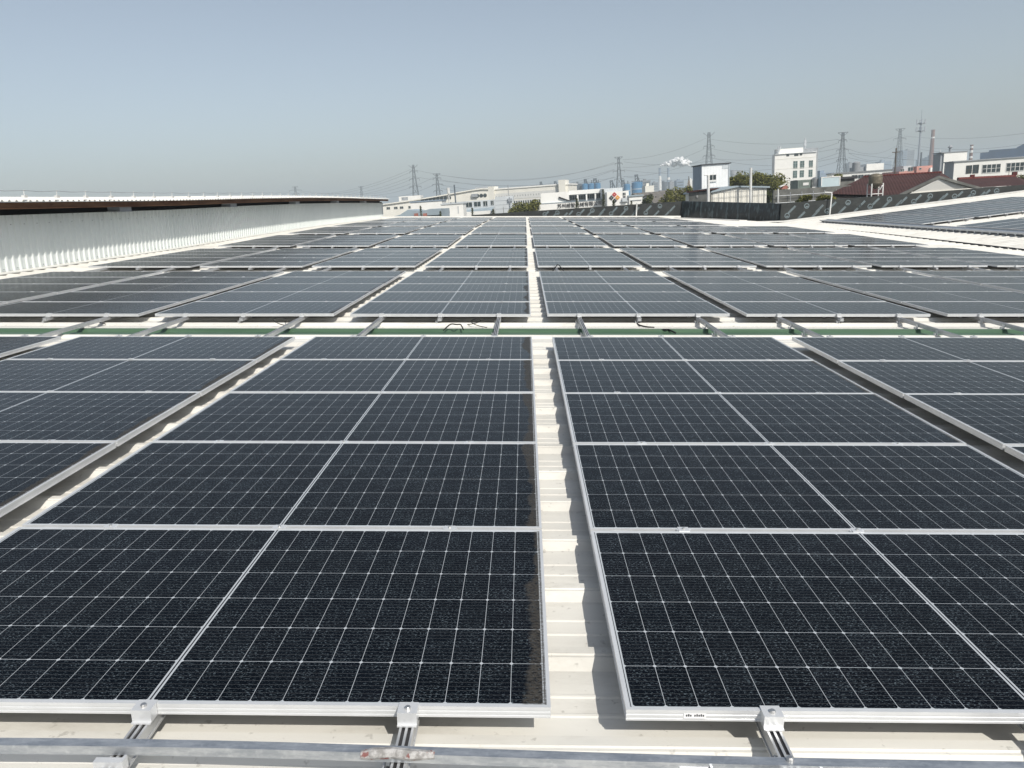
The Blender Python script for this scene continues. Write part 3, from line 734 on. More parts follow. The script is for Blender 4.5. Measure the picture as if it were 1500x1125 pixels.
# ------------------------------------------------------------------ buildings beyond
class Facade:
    """front face through two surveyed points; local x runs along it, local y away, z up from the ground"""
    def __init__(s, name, label, cat, L, R, group=None):
        A, B = at(*L), at(*R); e = Vector((B.x-A.x, B.y-A.y, 0)); s.W = e.length; s.rz = math.atan2(e.y, e.x)
        s.A = A; s.e = e.normalized(); s.n = Vector((-s.e.y, s.e.x, 0)); s.ztop = A.z; s.ztopR = B.z
        s.root = thing(name, label, cat, WF(A.x, A.y, 0, s.rz), group)
    def on(s, px, py):
        d = ray_dir(px, py); t = (s.A - CAM).dot(s.n)/d.dot(s.n); P = CAM + d*t
        return ((P - s.A).dot(s.e), P.z)
    def part(s, name, mb, mat, label=None): return mb.build(name, mat, s.root, label=label)
    def rect(s, a, b):                                # two photo pixels -> x0, x1, z0, z1 on the facade
        (x0, z1), (x1, z0) = s.on(*a), s.on(*b); return min(x0, x1), max(x0, x1), min(z0, z1), max(z0, z1)
    def body(s, depth, mat, z0=0, top=None, x0=0, x1=None, y0=0, name='wall'):
        mb = MB(); mb.box(x0, s.W if x1 is None else x1, y0, y0 + depth, z0, s.ztop if top is None else top); return s.part(name, mb, mat)
    def window(s, x0, x1, z0, z1, mull=1, mat='win', fm='frame', trans=0, y=0.0):
        g = MB(); g.box(x0, x1, y-.03, y+.02, z0, z1); o = s.part('window', g, M[mat])
        f = MB(); t = max(.05, (x1-x0)*.035)
        f.box(x0, x1, y-.07, y-.032, z0, z0+t); f.box(x0, x1, y-.07, y-.032, z1-t, z1)
        for k in range(mull+1):
            xx = x0 + (x1-x0)*k/mull; f.box(max(x0, xx-t/2), min(x1, xx+t/2), y-.07, y-.032, z0+t, z1-t)
        for k in range(trans):
            zc = z0 + (z1-z0)*(k+1)/(trans+1)
            for q in range(mull): f.box(x0 + (x1-x0)*q/mull + t/2, x0 + (x1-x0)*(q+1)/mull - t/2, y-.065, y-.032, zc-t/3, zc+t/3)
        f.build('frame', M[fm], o); return o
    def wpx(s, a, b, **k): return s.window(*s.rect(a, b), **k)
    def coping(s, depth, mat, h=.25, out=.15, top=None, x0=0, x1=None, y0=0, name='roof'):
        top = s.ztop if top is None else top; mb = MB(); mb.box(x0-out, (s.W if x1 is None else x1)+out, y0-out, y0+depth+out, top, top+h); return s.part(name, mb, mat)

# white stair tower clad in panels on top of a low shed (right of centre)
f = Facade('plant_room', 'white panel-clad tower room with one window and thin dark flat roof', 'building', (1028, 243.5, 88), (1067, 239, 88))
dp = 4.6; mb = MB(); zt_ = f.on(1047, 241)[1]
mb.box(0, f.W, 0, dp, 6, zt_)
for k in range(1, 9): mb.box(f.W*k/9-.012, f.W*k/9+.012, -.012, 0, 6, zt_)
f.part('wall', mb, M['whiteclad'])
mb = MB(); mb.box(-.012, -.002, .01, dp-.01, 6, zt_); f.part('side_wall', mb, M['bluegrey'])  # left face of the white room, its shade painted as a darker colour
mb = MB(); mb.box(-.15, f.W+.30, -.14, dp+.15, zt_, zt_+.11); f.part('roof', mb, M['blackfelt'])
f.wpx((1039, 256), (1049, 264), mull=2, mat='win', fm='frame')
x0, x1, z0, z1 = f.rect((1038.5, 264.4), (1049.5, 265.8)); mb = MB(); mb.box(x0, x1, -.15, 0, z0, z1); f.part('sill', mb, M['frame'])
mb = MB(); mb.box(f.W-.72, f.W-.02, -.03, 0, zt_-.55, zt_-.08); f.part('vent_panel', mb, M['greyclad'])
mb = MB(); mb.tube([(f.W+.05, -.05, 6), (f.W+.05, -.05, zt_)], .05, 6); f.part('downpipe', mb, M['greyclad'])
# the low shed beneath
f = Facade('low_shed', 'low cream ribbed shed with shallow gable below the white tower room', 'shed', (1040, 282, 80), (1123, 276, 81))
zA, zM, zB = f.on(1040, 282.5)[1], f.on(1078, 274.5)[1], f.on(1123, 275.5)[1]; xM = f.on(1078, 274.5)[0]
mb = MB(); mb.prism([(0, 0), (f.W, 0), (f.W, zB), (xM, zM), (0, zA)], 0, 7)
for k in range(1, 24): xx = f.W*k/24; mb.box(xx-.03, xx+.03, -.025, 0, 4, (zA + (zM-zA)*xx/xM if xx < xM else zM + (zB-zM)*(xx-xM)/(f.W-xM)) - .1)
f.part('wall', mb, M['cream'])
mb = MB(); mb.prism([(-.2, zA-.02), (xM, zM+.01), (f.W+.25, zB+.01), (f.W+.25, zB+.17), (xM, zM+.17), (-.2, zA+.14)], -.25, 7.2); f.part('roof', mb, M['greyroof'])
mb = MB()
for k in range(10): xx = .3 + (f.W-.6)*k/9; mb.box(xx-.015, xx+.015, -.12, -.09, 6, zA+.1)
for z in (zA-.55, zA+.05): mb.box(0, f.W, -.135, -.12, z, z+.03)
f.part('mesh_guard', mb, M['galv'])
f = Facade('lean_to', 'small grey concrete lean-to with reddish roof left of the low shed', 'shed', (1009, 282.5, 80), (1038, 281.5, 79))
f.body(5, M['concrete'], 4); mb = MB(); mb.prism([(-.2, f.ztop), (f.W+.2, f.ztop+.15), (f.W+.2, f.ztop+.32), (-.2, f.ztop+.15)], -.2, 5.2); f.part('roof', mb, M['tile'])
f.wpx((1020.5, 286.5), (1022.5, 289), mat='dark')
for px, ytop, ybase, D, r_, lab in ((1037.5, 256.5, 296, 62, .115, 'white steel pole with a small cap before the tower room'), (1099.5, 246, 276, 79, .13, 'plain white steel pole rising behind the low shed roof')):
    a, b = at(px, ybase, D), at(px, ytop, D); mb = MB(); mb.tube([(0, 0, -3), (0, 0, b.z-a.z)], r_, 10)
    if D == 62: mb.tube([(-.35, 0, b.z-a.z+.03), (.12, 0, b.z-a.z-.02)], .05, 6)
    tag(mb.build('pole', M['pole'], mat=WF(a.x, a.y, a.z)), lab, 'pole')

# concrete wall, tanks and boxes behind the parapet
f = Facade('concrete_wall', 'weathered grey concrete wall with fence posts behind the printed parapet', 'wall', (1133, 277.5, 66), (1247, 272, 66))
f.body(.3, M['concrete'], 2, top=f.on(1190, 275)[1])
mb = MB(); zt_ = f.on(1190, 275)[1]
for k in range(7): xx = .4 + k*(f.W-.8)/6; mb.tube([(xx, -.25, 4), (xx, -.25, zt_-.25)], .03, 5)
for z in (zt_-.5, zt_-1.1): mb.tube([(.1, -.25, z), (f.W-.1, -.25, z)], .022, 5)
f.part('fence_rails', mb, M['galv'])
p = at(1139.5, 294, 62); mb = MB(); mb.tube([(0, 0, -2), (0, 0, .95)], .055, 8); tag(mb.build('pole', M['pole'], mat=WF(*p)), 'short white pipe in front of the left end of the concrete wall', 'pole')
def cyl_thing(name, label, cat, px, ytop, ybase, D, wpx, mat, cone=.08, group=None, lift=0.0, zfoot=None, bands=2):
    a, b = at(px, ybase, D), at(px, ytop, D); r = abs(at(px+wpx/2, ybase, D).x - at(px-wpx/2, ybase, D).x)/2; h = b.z - a.z
    zb = -a.z if zfoot is None else zfoot
    mb = MB(); mb.lathe([(0, zb), (r, zb), (r, h*.96), (r*.9, h), (r*.3, h + r*cone), (0, h + r*cone)], 20)
    for k in range(bands): z = h*(.3 + .4*k); mb.lathe([(r*1.02, z), (r*1.02, z + h*.03)], 20)
    return tag(mb.build(name, M[mat], mat=WF(a.x, a.y, a.z), smooth=False), label, cat, group)
cyl_thing('water_tank', 'shiny stainless water tank on the wall between green container and pale board', 'water tank', 1194, 261.5, 273.5, 70, 12, 'tank_steel', .3, zfoot=0)
f = Facade('green_container', 'dull green container box left of the shiny steel tank', 'container', (1169, 264, 70), (1190, 262.5, 70)); mb = MB(); z0 = f.on(1169, 273.5)[1]; mb.box(0, f.W, 0, 2, z0-2, f.ztop); 
for k in range(1, 8): mb.box(f.W*k/8-.02, f.W*k/8+.02, -.03, 0, z0, f.ztop-.1)
f.part('body', mb, M['greenbox']); mb = MB(); mb.box(f.W*.35, f.W*.75, -.04, -.031, f.ztop-.5, f.ztop-.25); f.part('marking', mb, M['pole'])
f = Facade('pale_board', 'pale blue rectangular board with white rim right of the steel tank', 'board', (1203, 259.5, 69), (1231, 259.2, 69)); z0 = f.on(1203, 272.5)[1]
mb = MB(); mb.box(0, f.W, 0, .9, z0-2, f.ztop); f.part('panel', mb, M['paleboard'])
mb = MB(); mb.box(0, f.W, -.03, 0, f.ztop-.07, f.ztop); mb.box(0, .07, -.03, 0, z0, f.ztop-.07); mb.box(f.W-.07, f.W, -.03, 0, z0, f.ztop-.07); f.part('rim', mb, M['white'])
f = Facade('dark_shack', 'dark low shack right of the pale blue board', 'shed', (1231, 262.5, 72), (1252, 261, 72)); f.body(3, M['concrete'], 4); f.coping(3, M['blackfelt'], .2, .2)
f = Facade('tarp_heap', 'small salmon tarp with a white sheet at the left end of the concrete wall', 'tarp', (1145, 270.5, 64), (1154, 269.5, 64)); z0 = f.on(1150, 275)[1]
mb = MB(); mb.prism([(0, z0-.1), (f.W*1.0, z0-.1), (f.W, z0+.12), (f.W*.7, z0+.2), (f.W*.3, z0+.1)], 0, .6); f.part('sheet', mb, M['salmon']); mb = MB(); mb.prism([(-.1, z0+.08), (f.W*.6, z0+.21), (f.W*.6, z0+.27), (-.1, z0+.14)], -.05, .5); f.part('cover', mb, M['white'])

# brown tiled house with white gable, red tiled house
f = Facade('tiled_house', 'house with wide brown tiled roof and white gable behind the right parapet', 'house', (1216, 283, 64), (1322, 286, 62))
r = f.root; D2 = 64
def wl(P): d = Vector((P.x-f.A.x, P.y-f.A.y, 0)); return (d.dot(f.e), d.dot(f.n), P.z)
eL, eR = wl(at(1215, 284, 63)), wl(at(1330, 287.5, 58)); rL, rR = wl(at(1265, 259, 71)), wl(at(1379, 252.5, 67))
gp = wl(at(1376, 257.5, 56)); g0, g1 = wl(at(1318, 284.5, 56)), wl(at(1443, 276, 57))
mb = MB()
mb.add([eL, eR, rR, rL], [(0, 1, 2, 3)]); mb.add([(a, b, c-.25) for a, b, c in (eL, eR, rR, rL)], [(3, 2, 1, 0)])
bL = (rL[0]-1, rL[1]+7, eL[2]); bR = (rR[0]+2, rR[1]+7, eR[2]); mb.add([rL, rR, bR, bL], [(0, 1, 2, 3)]); mb.add([eL, rL, bL], [(0, 1, 2)])
mb.add([g0, gp, rR, eR], [(0, 1, 2, 3)]); mb.add([gp, g1, (g1[0], g1[1]+9, g1[2]), (rR[0], rR[1], rR[2])], [(0, 1, 2, 3)])
f.part('roof', mb, M['tile'])
mb = MB(); mb.tube([rL, rR], .12, 6); f.part('ridge_cap', mb, M['tilered'])
mb = MB(); zf = min(g0[2], g1[2]); dn = -.16
mb.add([(g0[0]+.4, g0[1]+dn, g0[2]-.1), (g1[0]-.5, g1[1]+dn, g1[2]-.1), (gp[0], gp[1]+dn, gp[2]-.2), (g0[0]+.4, g0[1]+dn, zf-6), (g1[0]-.5, g1[1]+dn, zf-6)], [(0, 1, 2), (0, 3, 4, 1)])
f.part('gable', mb, M['white'])
mb = MB()
for a, b in ((g0, gp), (gp, g1)):
    mb.add([(a[0], a[1]-.24, a[2]-.19), (b[0], b[1]-.24, b[2]-.19), (b[0], b[1]-.24, b[2]), (a[0], a[1]-.24, a[2]), (a[0], a[1]+.4, a[2]+.02), (b[0], b[1]+.4, b[2]+.02), (a[0], a[1]+.4, a[2]-.28), (b[0], b[1]+.4, b[2]-.28)], [(0, 1, 2, 3), (3, 2, 5, 4), (0, 6, 7, 1)])
f.part('barge_board', mb, M['concrete'])
mb = MB(); a, b = wl(at(1335, 281.5, 55.9)), wl(at(1432, 275.5, 56.8)); mb.add([(a[0], a[1]-.17, a[2]-.1), (b[0], b[1]-.17, b[2]-.1), (b[0], b[1]-.17, b[2]+.03), (a[0], a[1]-.17, a[2]+.03)], [(0, 1, 2, 3)]); f.part('string_course', mb, M['cream'])
mb = MB(); mb.add([(eL[0]+.3, eL[1]+.3, eL[2]-.2), (eR[0], eR[1]+.3, eR[2]-.2), (eR[0], eR[1]+.3, eR[2]-6), (eL[0]+.3, eL[1]+.3, eL[2]-6)], [(3, 2, 1, 0)]); f.part('wall', mb, M['white'])
f = Facade('tiled_house', 'house with bright red ridge and dark red tiles at the right edge', 'house', (1400, 274, 80), (1502, 276, 78))
eL, eR = wl(at(1405, 276, 72)), wl(at(1506, 270.5, 72)); rL, rR = wl(at(1403, 262.5, 84)), wl(at(1487, 258.5, 84)); bL, bR = wl(at(1403, 266, 95)), wl(at(1510, 266, 95))
mb = MB(); mb.add([eL, eR, rR, rL, bR, bL], [(0, 1, 2, 3), (3, 2, 4, 5), (1, 4, 2)]); f.part('roof', mb, M['tile'])
mb = MB(); mb.tube([rL, rR], .22, 6); mb.box(rR[0]-.3, rR[0]+.15, rR[1]-.2, rR[1]+.2, rR[2]+.1, rR[2]+.5); a = wl(at(1424, 261.5, 84)); mb.box(a[0]-.2, a[0]+.2, a[1]-.2, a[1]+.2, a[2]-.2, a[2]+.42); f.part('ridge_cap', mb, M['tilered'])
mb = MB(); mb.box(eL[0]+.5, eR[0]-.5, eL[1]+.5, eL[1]+12, 0, eL[2]-.25); f.part('wall', mb, M['white'])

# white building on the right
f = Facade('white_building', 'white two-storey building with dark window bands at the right edge', 'building', (1398, 237.5, 138), (1512, 226, 136))
zt_ = f.ztop; f.body(4.5, M['white'], 0, top=zt_)
mb = MB(); mb.box(-.05, -.005, .02, 4.4, 0, zt_-.02); f.part('side_wall', mb, M['midgrey'])  # grey sheet over the white left face, painted for its shade
f.coping(4.5, M['midgrey'], .18, .2)
f.wpx((1415.5, 242.5), (1423, 254), mull=2, mat='win', fm='brownframe', trans=1); f.wpx((1425.5, 241.5), (1433, 253.5), mull=2, mat='win', fm='brownframe', trans=1)
f.wpx((1439, 241), (1465, 252.5), mull=4, mat='win', trans=1); f.wpx((1474.5, 238.5), (1499.5, 250), mull=4, mat='win', trans=1)
g_ = Facade('roof_house', 'white stair house with left side greyed as shade above the white building', 'building', (1383, 226.5, 152), (1417, 222, 152))
g_.body(3, M['white'], 0, top=g_.on(1400, 223)[1]); mb = MB(); mb.box(-.5, -.02, .3, 3, 0, g_.on(1400, 223)[1]-.1); g_.part('side_wall', mb, M['midgrey']); g_.coping(3, M['midgrey'], .18, .12, top=g_.on(1400, 223)[1], x0=-.5)  # left side greyed: shade put into the colour
mb = MB(); zt2 = g_.on(1400, 223)[1]+.25; mb.lathe([(.25, zt2), (.25, zt2+.7), (.5, zt2+.8), (.15, zt2+1.2)], 8, 2.2, 2); g_.part('roof_vent', mb, M['midgrey'])

# white four-storey block
f = Facade('office_block', 'tall plain white block with six green windows and grey stair tower', 'building', (1135, 226, 250), (1196, 221.5, 249))
zt_ = f.on(1160, 224.5)[1]; f.body(3.5, M['white'], 0, top=zt_)
for a, b in (((1162, 236), (1168, 247)), ((1172, 235.5), (1178, 246.5)), ((1185, 235), (1190.5, 245.5)), ((1161.5, 250), (1167.5, 260.5)), ((1171.5, 249.5), (1177.5, 259.5)), ((1184.5, 248.5), (1190, 259)), ((1161.5, 264), (1167, 273))):
    f.wpx(a, b, mull=2, mat='wingreen', trans=2)
for a, b in (((1152, 225), (1156, 228.7)), ((1163.5, 224.5), (1169.5, 228.2)), ((1171.5, 224.2), (1175, 227.3))): f.wpx(a, b, mull=2, mat='win', fm='brownframe')
mb = MB()
for y in (233, 247.5): z = f.on(1150, y)[1]; mb.box(.1, f.W-.1, -.06, 0, z, z+.12)
f.part('string_course', mb, M['cream'])
x0, x1, z0, z1 = f.rect((1140, 219.5), (1179, 224)); mb = MB(); mb.box(x0, x1, 2, 5, zt_, z1+.3); f.part('roof_parapet', mb, M['white'])
x0, x1, z0, z1 = f.rect((1178, 218), (1201, 225)); mb = MB(); mb.box(x0, f.W+1.4, 3, 5.9, zt_-14, z1+.2); f.part('stair_tower', mb, M['midgrey'])
x0, x1, z0, z1 = f.rect((1190, 222.5), (1196, 232)); mb = MB(); mb.box(x0, x1, -.3, 3, zt_, z1+.2); f.part('roof_post', mb, M['white'])
mb = MB(); mb.tube([(1.2, 1, zt_), (1.2, 1, zt_+2.6)], .18, 6); mb.tube([(1.2, 1, zt_+.3), (1.9, 1, zt_+2.4)], .35, 8); f.part('antenna', mb, M['greyclad'])
mb = MB(); mb.tube([(10.8, 5, zt_), (10.8, 5, zt_+4.6)], .2, 6); mb.box(10.55, 11.2, 4.8, 5.2, zt_+2.2, zt_+3.9); f.part('antenna', mb, M['greyclad'])
mb = MB(); mb.box(.02, f.W, -.35, 0, zt_-.12, zt_+.06); f.part('cornice', mb, M['greyclad'])

# sign building, mid-left
f = Facade('sign_building', 'white building with black Chinese lettering along its low front', 'building', (791, 299, 148), (882, 292.5, 147.5))
zs = f.on(835, 296)[1]; f.body(10, M['white'], 0, top=zs, x1=f.W)
x0, x1, z0, z1 = f.rect((792, 283), (834, 298)); mb = MB(); mb.box(x0, x1, .5, 12, zs, f.on(812, 282)[1]); f.part('upper_storey', mb, M['white'])
xq = f.on(886, 280)[0]; zq = f.on(858, 278)[1]; mb = MB(); mb.box(x1+.02, xq, 4, 12, zs, zq); f.part('rear_storey', mb, M['greyclad'])
mb = MB(); mb.box(x1+.02, xq, 2.2, 4, zq-.75, zq+.05); f.part('canopy', mb, M['white'])
for k in range(4):
    xx = x1 + (xq-x1)*(k+.12)/4; ww = (xq-x1)/4*.78; f.window(xx, xx+ww, zs+.35, zq-.9, mull=3, mat='win', y=4-.04)
for k in range(4): mb = MB(); xx = x1 + (xq-x1)*(k+1)/4; mb.box(xx-.14, xx+.14, 2.3, 2.6, zs, zq-.75); f.part('column', mb, M['white'])
mb = MB(); mb.box(-.1, f.W+.1, -.1, 10, zs, zs+.1); f.part('coping', mb, M['greyroof'])
mb = MB(); x0, _, z0, _ = f.rect((819, 292), (819, 297)); mb.prism([(x0, z0+1.2), (x0+2.6, z0+.1), (x0+2.5, z0), (x0, z0+.85)], .2, .45); f.part('awning', mb, M['dark'])
def lettering(f, text, pxs, py, size, y=-.13):
    for ch, (px, py) in zip(text, pxs):
        cu = bpy.data.curves.new('glyph', 'FONT'); cu.body = ch; cu.size = size; cu.extrude = .03; cu.offset = 0.004; cu.align_x = 'CENTER'; cu.align_y = 'CENTER'; cu.resolution_u = 2
        tmp = bpy.data.objects.new('glyph', cu); COL.objects.link(tmp)
        dg = bpy.context.evaluated_depsgraph_get(); me = bpy.data.meshes.new_from_object(tmp.evaluated_get(dg)); bpy.data.objects.remove(tmp)
        s_, z_ = f.on(px, py); R = Matrix.Rotation(math.pi/2, 4, 'X'); me.transform(Matrix.Translation((s_, y, z_)) @ R)
        me.materials.clear(); me.materials.append(M['black'])
        o = bpy.data.objects.new('sign_letter', me); COL.objects.link(o); o.parent = f.root
lettering(f, '苏州威智机械有限公司', [(819.5 + 6.62*k, 302.2 - .50*k) for k in range(10)], None, .90)
f2 = Facade('logo_building', 'white building with a four-diamond red, orange and black emblem', 'building', (889, 281.5, 141), (921, 279.5, 141))
f2.body(9, M['white'], 0, top=f2.on(905, 280.5)[1])
cx_, cz_ = f2.on(900, 289.6); sz = .46
for nm, dx, dz, mt in (('red', .0, 1, 'red'), ('orange', 1, 0, 'orange'), ('black', -1, 0, 'black'), ('black', 0, -1, 'black')):
    k = sz*1.26; c_ = (cx_ + dx*k + (dz == 0)*0, cz_ + dz*k); mb = MB(); mb.prism([(c_[0], c_[1]-sz), (c_[0]+sz, c_[1]), (c_[0], c_[1]+sz), (c_[0]-sz, c_[1])], -.09, -.02); o = f2.part('emblem_diamond', mb, M[mt], nm + ' diamond of the emblem')
    mb = MB(); q = sz*.2; mb.prism([(c_[0]-q, c_[1]-q*.4), (c_[0]+q, c_[1]-q*.4), (c_[0]+q, c_[1]+q*.4), (c_[0]-q, c_[1]+q*.4)], -.11, -.091); mb.build('emblem_stroke', M['white'], o)
f2.wpx((912, 282), (916.5, 286.5), mull=2); f2.wpx((912.2, 287.2), (916.5, 290), mull=1, mat='dark')
mb = MB(); x0, x1, z0, z1 = f2.rect((886, 276), (915, 281)); mb.box(x0, x1, 3, 9, z0-1, z1); f2.part('upper_storey', mb, M['greyclad'])
mb = MB(); z = f2.on(905, 296.5)[1]; mb.box(4*.6, f2.W-.2, -.2, 0, z, z+.18); f2.part('ledge', mb, M['greyclad'])
f3 = Facade('annex', 'low white annex right of the emblem building', 'building', (921.5, 288.5, 140.5), (941, 286.5, 140.5)); f3.body(7, M['white'], 0, top=f3.on(930, 287.5)[1]); f3.coping(7, M['greyroof'], .25, .2, top=f3.on(930, 287.5)[1])
mb = MB(); z = f3.on(930, 294)[1]; mb.box(.2, f3.W-.2, -.1, 0, z, z+.15); f3.part('ledge', mb, M['midgrey'])

for F_, spots in ((f2, ((914.5, 292.5),)),):
    for px, py in spots: s_, z_ = F_.on(px, py); mb = MB(); mb.box(s_-.45, s_+.45, -.5, -.03, z_-.35, z_+.35); F_.part('air_conditioner', mb, M['greyclad'])
# long cream factory with round vents, and the strip-window building
f = Facade('vented_factory', 'long cream factory with sloping roofline and a row of round vents', 'building', (556, 300.5, 250), (728, 280, 248))
zz0 = [f.on(*q) for q in ((556, 301), (603, 294.5), (640, 288.5), (690, 279.5), (705, 277.5), (728, 277.5))]
mb = MB(); mb.prism([(zz0[0][0], 0)] + [(zz0[-1][0], 0)] + [q for q in reversed(zz0)], 0, 40); f.part('wall', mb, M['cream'])
mb = MB(); mb.prism([(a, b) for a, b in zz0] + [(a, b+.35) for a, b in reversed(zz0)], -.5, 40.5); f.part('roof', mb, M['cream'])
for k in range(12):
    px = 619 + k*5.6 if k < 8 else 694 + (k-8)*5.5
    py = 292.3 - (px-619)*.068
    s_, z_ = f.on(px, py); mb = MB(); mb.prism([(s_ + .62*math.cos(a*math.pi/5), z_ + .62*math.sin(a*math.pi/5)) for a in range(10)], -.12, -.02); f.part('round_vent', mb, M['win'])
for k in range(4):
    px = (566, 577, 585.5, 598)[k]; f.wpx((px, 303.4 - (px-566)*.05), (px + 5.6, 306.8 - (px-566)*.05), mull=2)
for px, py in ((693, 286.5), (697.5, 286.2)):
    s_, z_ = f.on(px, py); mb = MB(); mb.box(s_-.5, s_+.5, -.7, -.03, z_-.55, z_+.55); mb.tube([(s_, -.71, z_), (s_, -.74, z_)], .38, 10); f.part('air_conditioner', mb, M['midgrey'])
x0, x1, z0, z1 = f.rect((694, 275.5), (716, 279)); mb = MB(); mb.box(x0, x1, 3, 6, z0, z1+.3); f.part('roof_vent', mb, M['midgrey'])
f = Facade('small_roof_house', 'small white box house on the skyline right of the left wall end', 'building', (584, 289, 300), (616, 286.5, 300)); f.body(8, M['white'], 0, top=f.on(600, 287)[1]); f.wpx((588, 289), (598, 293), mull=2, mat='midgrey', fm='frame')
f = Facade('strip_window_building', 'long cream building with two dark window strips behind the sign building', 'building', (720, 280, 208), (832, 267, 203))
zt_ = f.on(775, 274.5)[1]; f.body(14, M['cream'], 0, top=zt_)
for a, b, mm in (((725, 285.5), (819, 279), 24), ((752, 294.5), (792, 290), 12), ((752, 303), (790, 300), 10)):
    s0, z1 = f.on(a[0], a[1]-1.4); s1, _ = f.on(b[0], b[1]); z0 = z1 - 1.7; f.window(s0, s1, z0, z1, mull=mm)
x0, x1, z0, z1 = f.rect((819, 265), (829, 281)); mb = MB(); mb.box(x0, x1, -1.2, 5, 0, z1+.2); f.part('tower', mb, M['cream'])
x0, x1, z0, z1 = f.rect((716, 273.5), (725, 289)); mb = MB(); mb.box(x0, x1, -1, 4, 0, z1); f.part('tower', mb, M['cream'])
mb = MB(); f.coping(14, M['white'], .35, .2, top=zt_)
f = Facade('grey_block', 'plain pale grey windowless block before the strip-window building', 'building', (725, 288.8, 127), (751.5, 286.5, 127)); zt_ = f.on(738, 287.6)[1]; f.body(7, M['greyclad'], 0, top=zt_)
mb = MB()
for y in (294, 300, 306): z = f.on(738, y)[1]; mb.box(.02, f.W-.02, -.02, 0, z, z+.06)
f.part('panel_joints', mb, M['midgrey'])
mb = MB(); mb.tube([(f.W-.6, -.15, 2), (f.W-.6, -.15, zt_-.2)], .1, 6); mb.box(f.W-.95, f.W-.2, -.3, 0, zt_-.9, zt_-.4); f.part('downpipe', mb, M['galv'])
f = Facade('windowed_block', 'grey-blue block with four white-framed windows over a glass canopy', 'building', (648, 298.5, 140), (726, 291, 139)); zt_ = f.on(687, 294.7)[1]; f.body(9, M['greyclad'], 0, top=zt_)
for a, b in (((681, 296.5), (692, 303.5)), ((694, 295.5), (704.5, 302.5)), ((707.5, 294.5), (714.5, 302)), ((718.5, 293.5), (723.5, 300.5))): f.wpx(a, b, mull=2)
for px in (655, 661, 666): f.wpx((px, 298), (px+2, 300), mat='bluegrey')
mb = MB(); s0, z0 = f.on(680, 307); s1, z1 = f.on(724, 303); mb.add([(s0, -3, z0-.7), (s1, -3, z0-.5), (s1, -.02, z1), (s0, -.02, z1-.2)], [(0, 1, 2, 3)]); f.part('glass_canopy', mb, M['greyroof'])
mb = MB(); s0, z0 = f.on(678, 309); s1, z1 = f.on(722, 306.5); mb.box(s0, s1, -3.4, -3.0, 0, z0-.2); f.part('front_wall', mb, M['white'])
f = Facade('white_block', 'blank white block with dark roof edge, nearest the left wall end', 'building', (601, 296.5, 150), (647, 294, 150)); zt_ = f.on(624, 295.4)[1]; f.body(8, M['white'], 0, top=zt_); f.coping(8, M['bluegrey'], .22, .15, top=zt_)
f = Facade('white_block', 'blank white block with a tall slit window, left of the windowed block', 'building', (646, 301, 117), (678, 297, 117)); zt_ = f.on(662, 299.2)[1]; f.body(6, M['white'], 0, top=zt_); f.wpx((670.2, 302), (672.6, 312), mull=1, mat='greyclad'); f.coping(6, M['greyclad'], .15, .12, top=zt_)
f = Facade('low_workshop', 'low blue-grey roofed workshop beside the far end of the left wall', 'building', (567, 314, 94), (646, 308.5, 93.5)); zt_ = f.on(606, 312)[1]; f.body(6, M['greyroof'], 0, top=zt_-.4)
mb = MB(); mb.prism([(0, zt_-.4), (f.W*.25, zt_-.1), (f.W*.4, zt_+.45), (f.W*.62, zt_+.1), (f.W*.8, zt_+.35), (f.W, zt_+.3), (f.W, zt_-.4)], -.3, 6.2); f.part('roof', mb, M['greyroof'])
for px in (611, 624): s_, z_ = f.on(px, 313.3); mb = MB(); mb.box(s_-.22, s_+.22, -.8, -.4, z_-.5, z_+.08); f.part('red_crate', mb, M['salmon'])

# ------------------------------------------------------------------ pylons and wires
def lattice(mb, H, wb, wt, arms, top, r):
    n = 8
    def half(z): 
        t = z/H; return (wb*(1-t)**1.4 + wt)/2
    zs = [H*(1-(1-i/n)**1.25) for i in range(n+1)]
    for sx, sy in ((-1, -1), (1, -1), (1, 1), (-1, 1)):
        mb.tube([(sx*half(z), sy*half(z), z) for z in zs], r, 4)
    for a, b in zip(zs, zs[1:]):
        for (p, q) in (((-1, -1), (1, -1)), ((1, -1), (1, 1)), ((1, 1), (-1, 1)), ((-1, 1), (-1, -1))):
            A, B = half(a), half(b)
            mb.tube([(p[0]*A, p[1]*A, a), (q[0]*B, q[1]*B, b)], r*.55, 3); mb.tube([(q[0]*A, q[1]*A, a), (p[0]*B, p[1]*B, b)], r*.55, 3)
            mb.tube([(p[0]*B, p[1]*B, b), (q[0]*B, q[1]*B, b)], r*.55, 3)
PYL = []
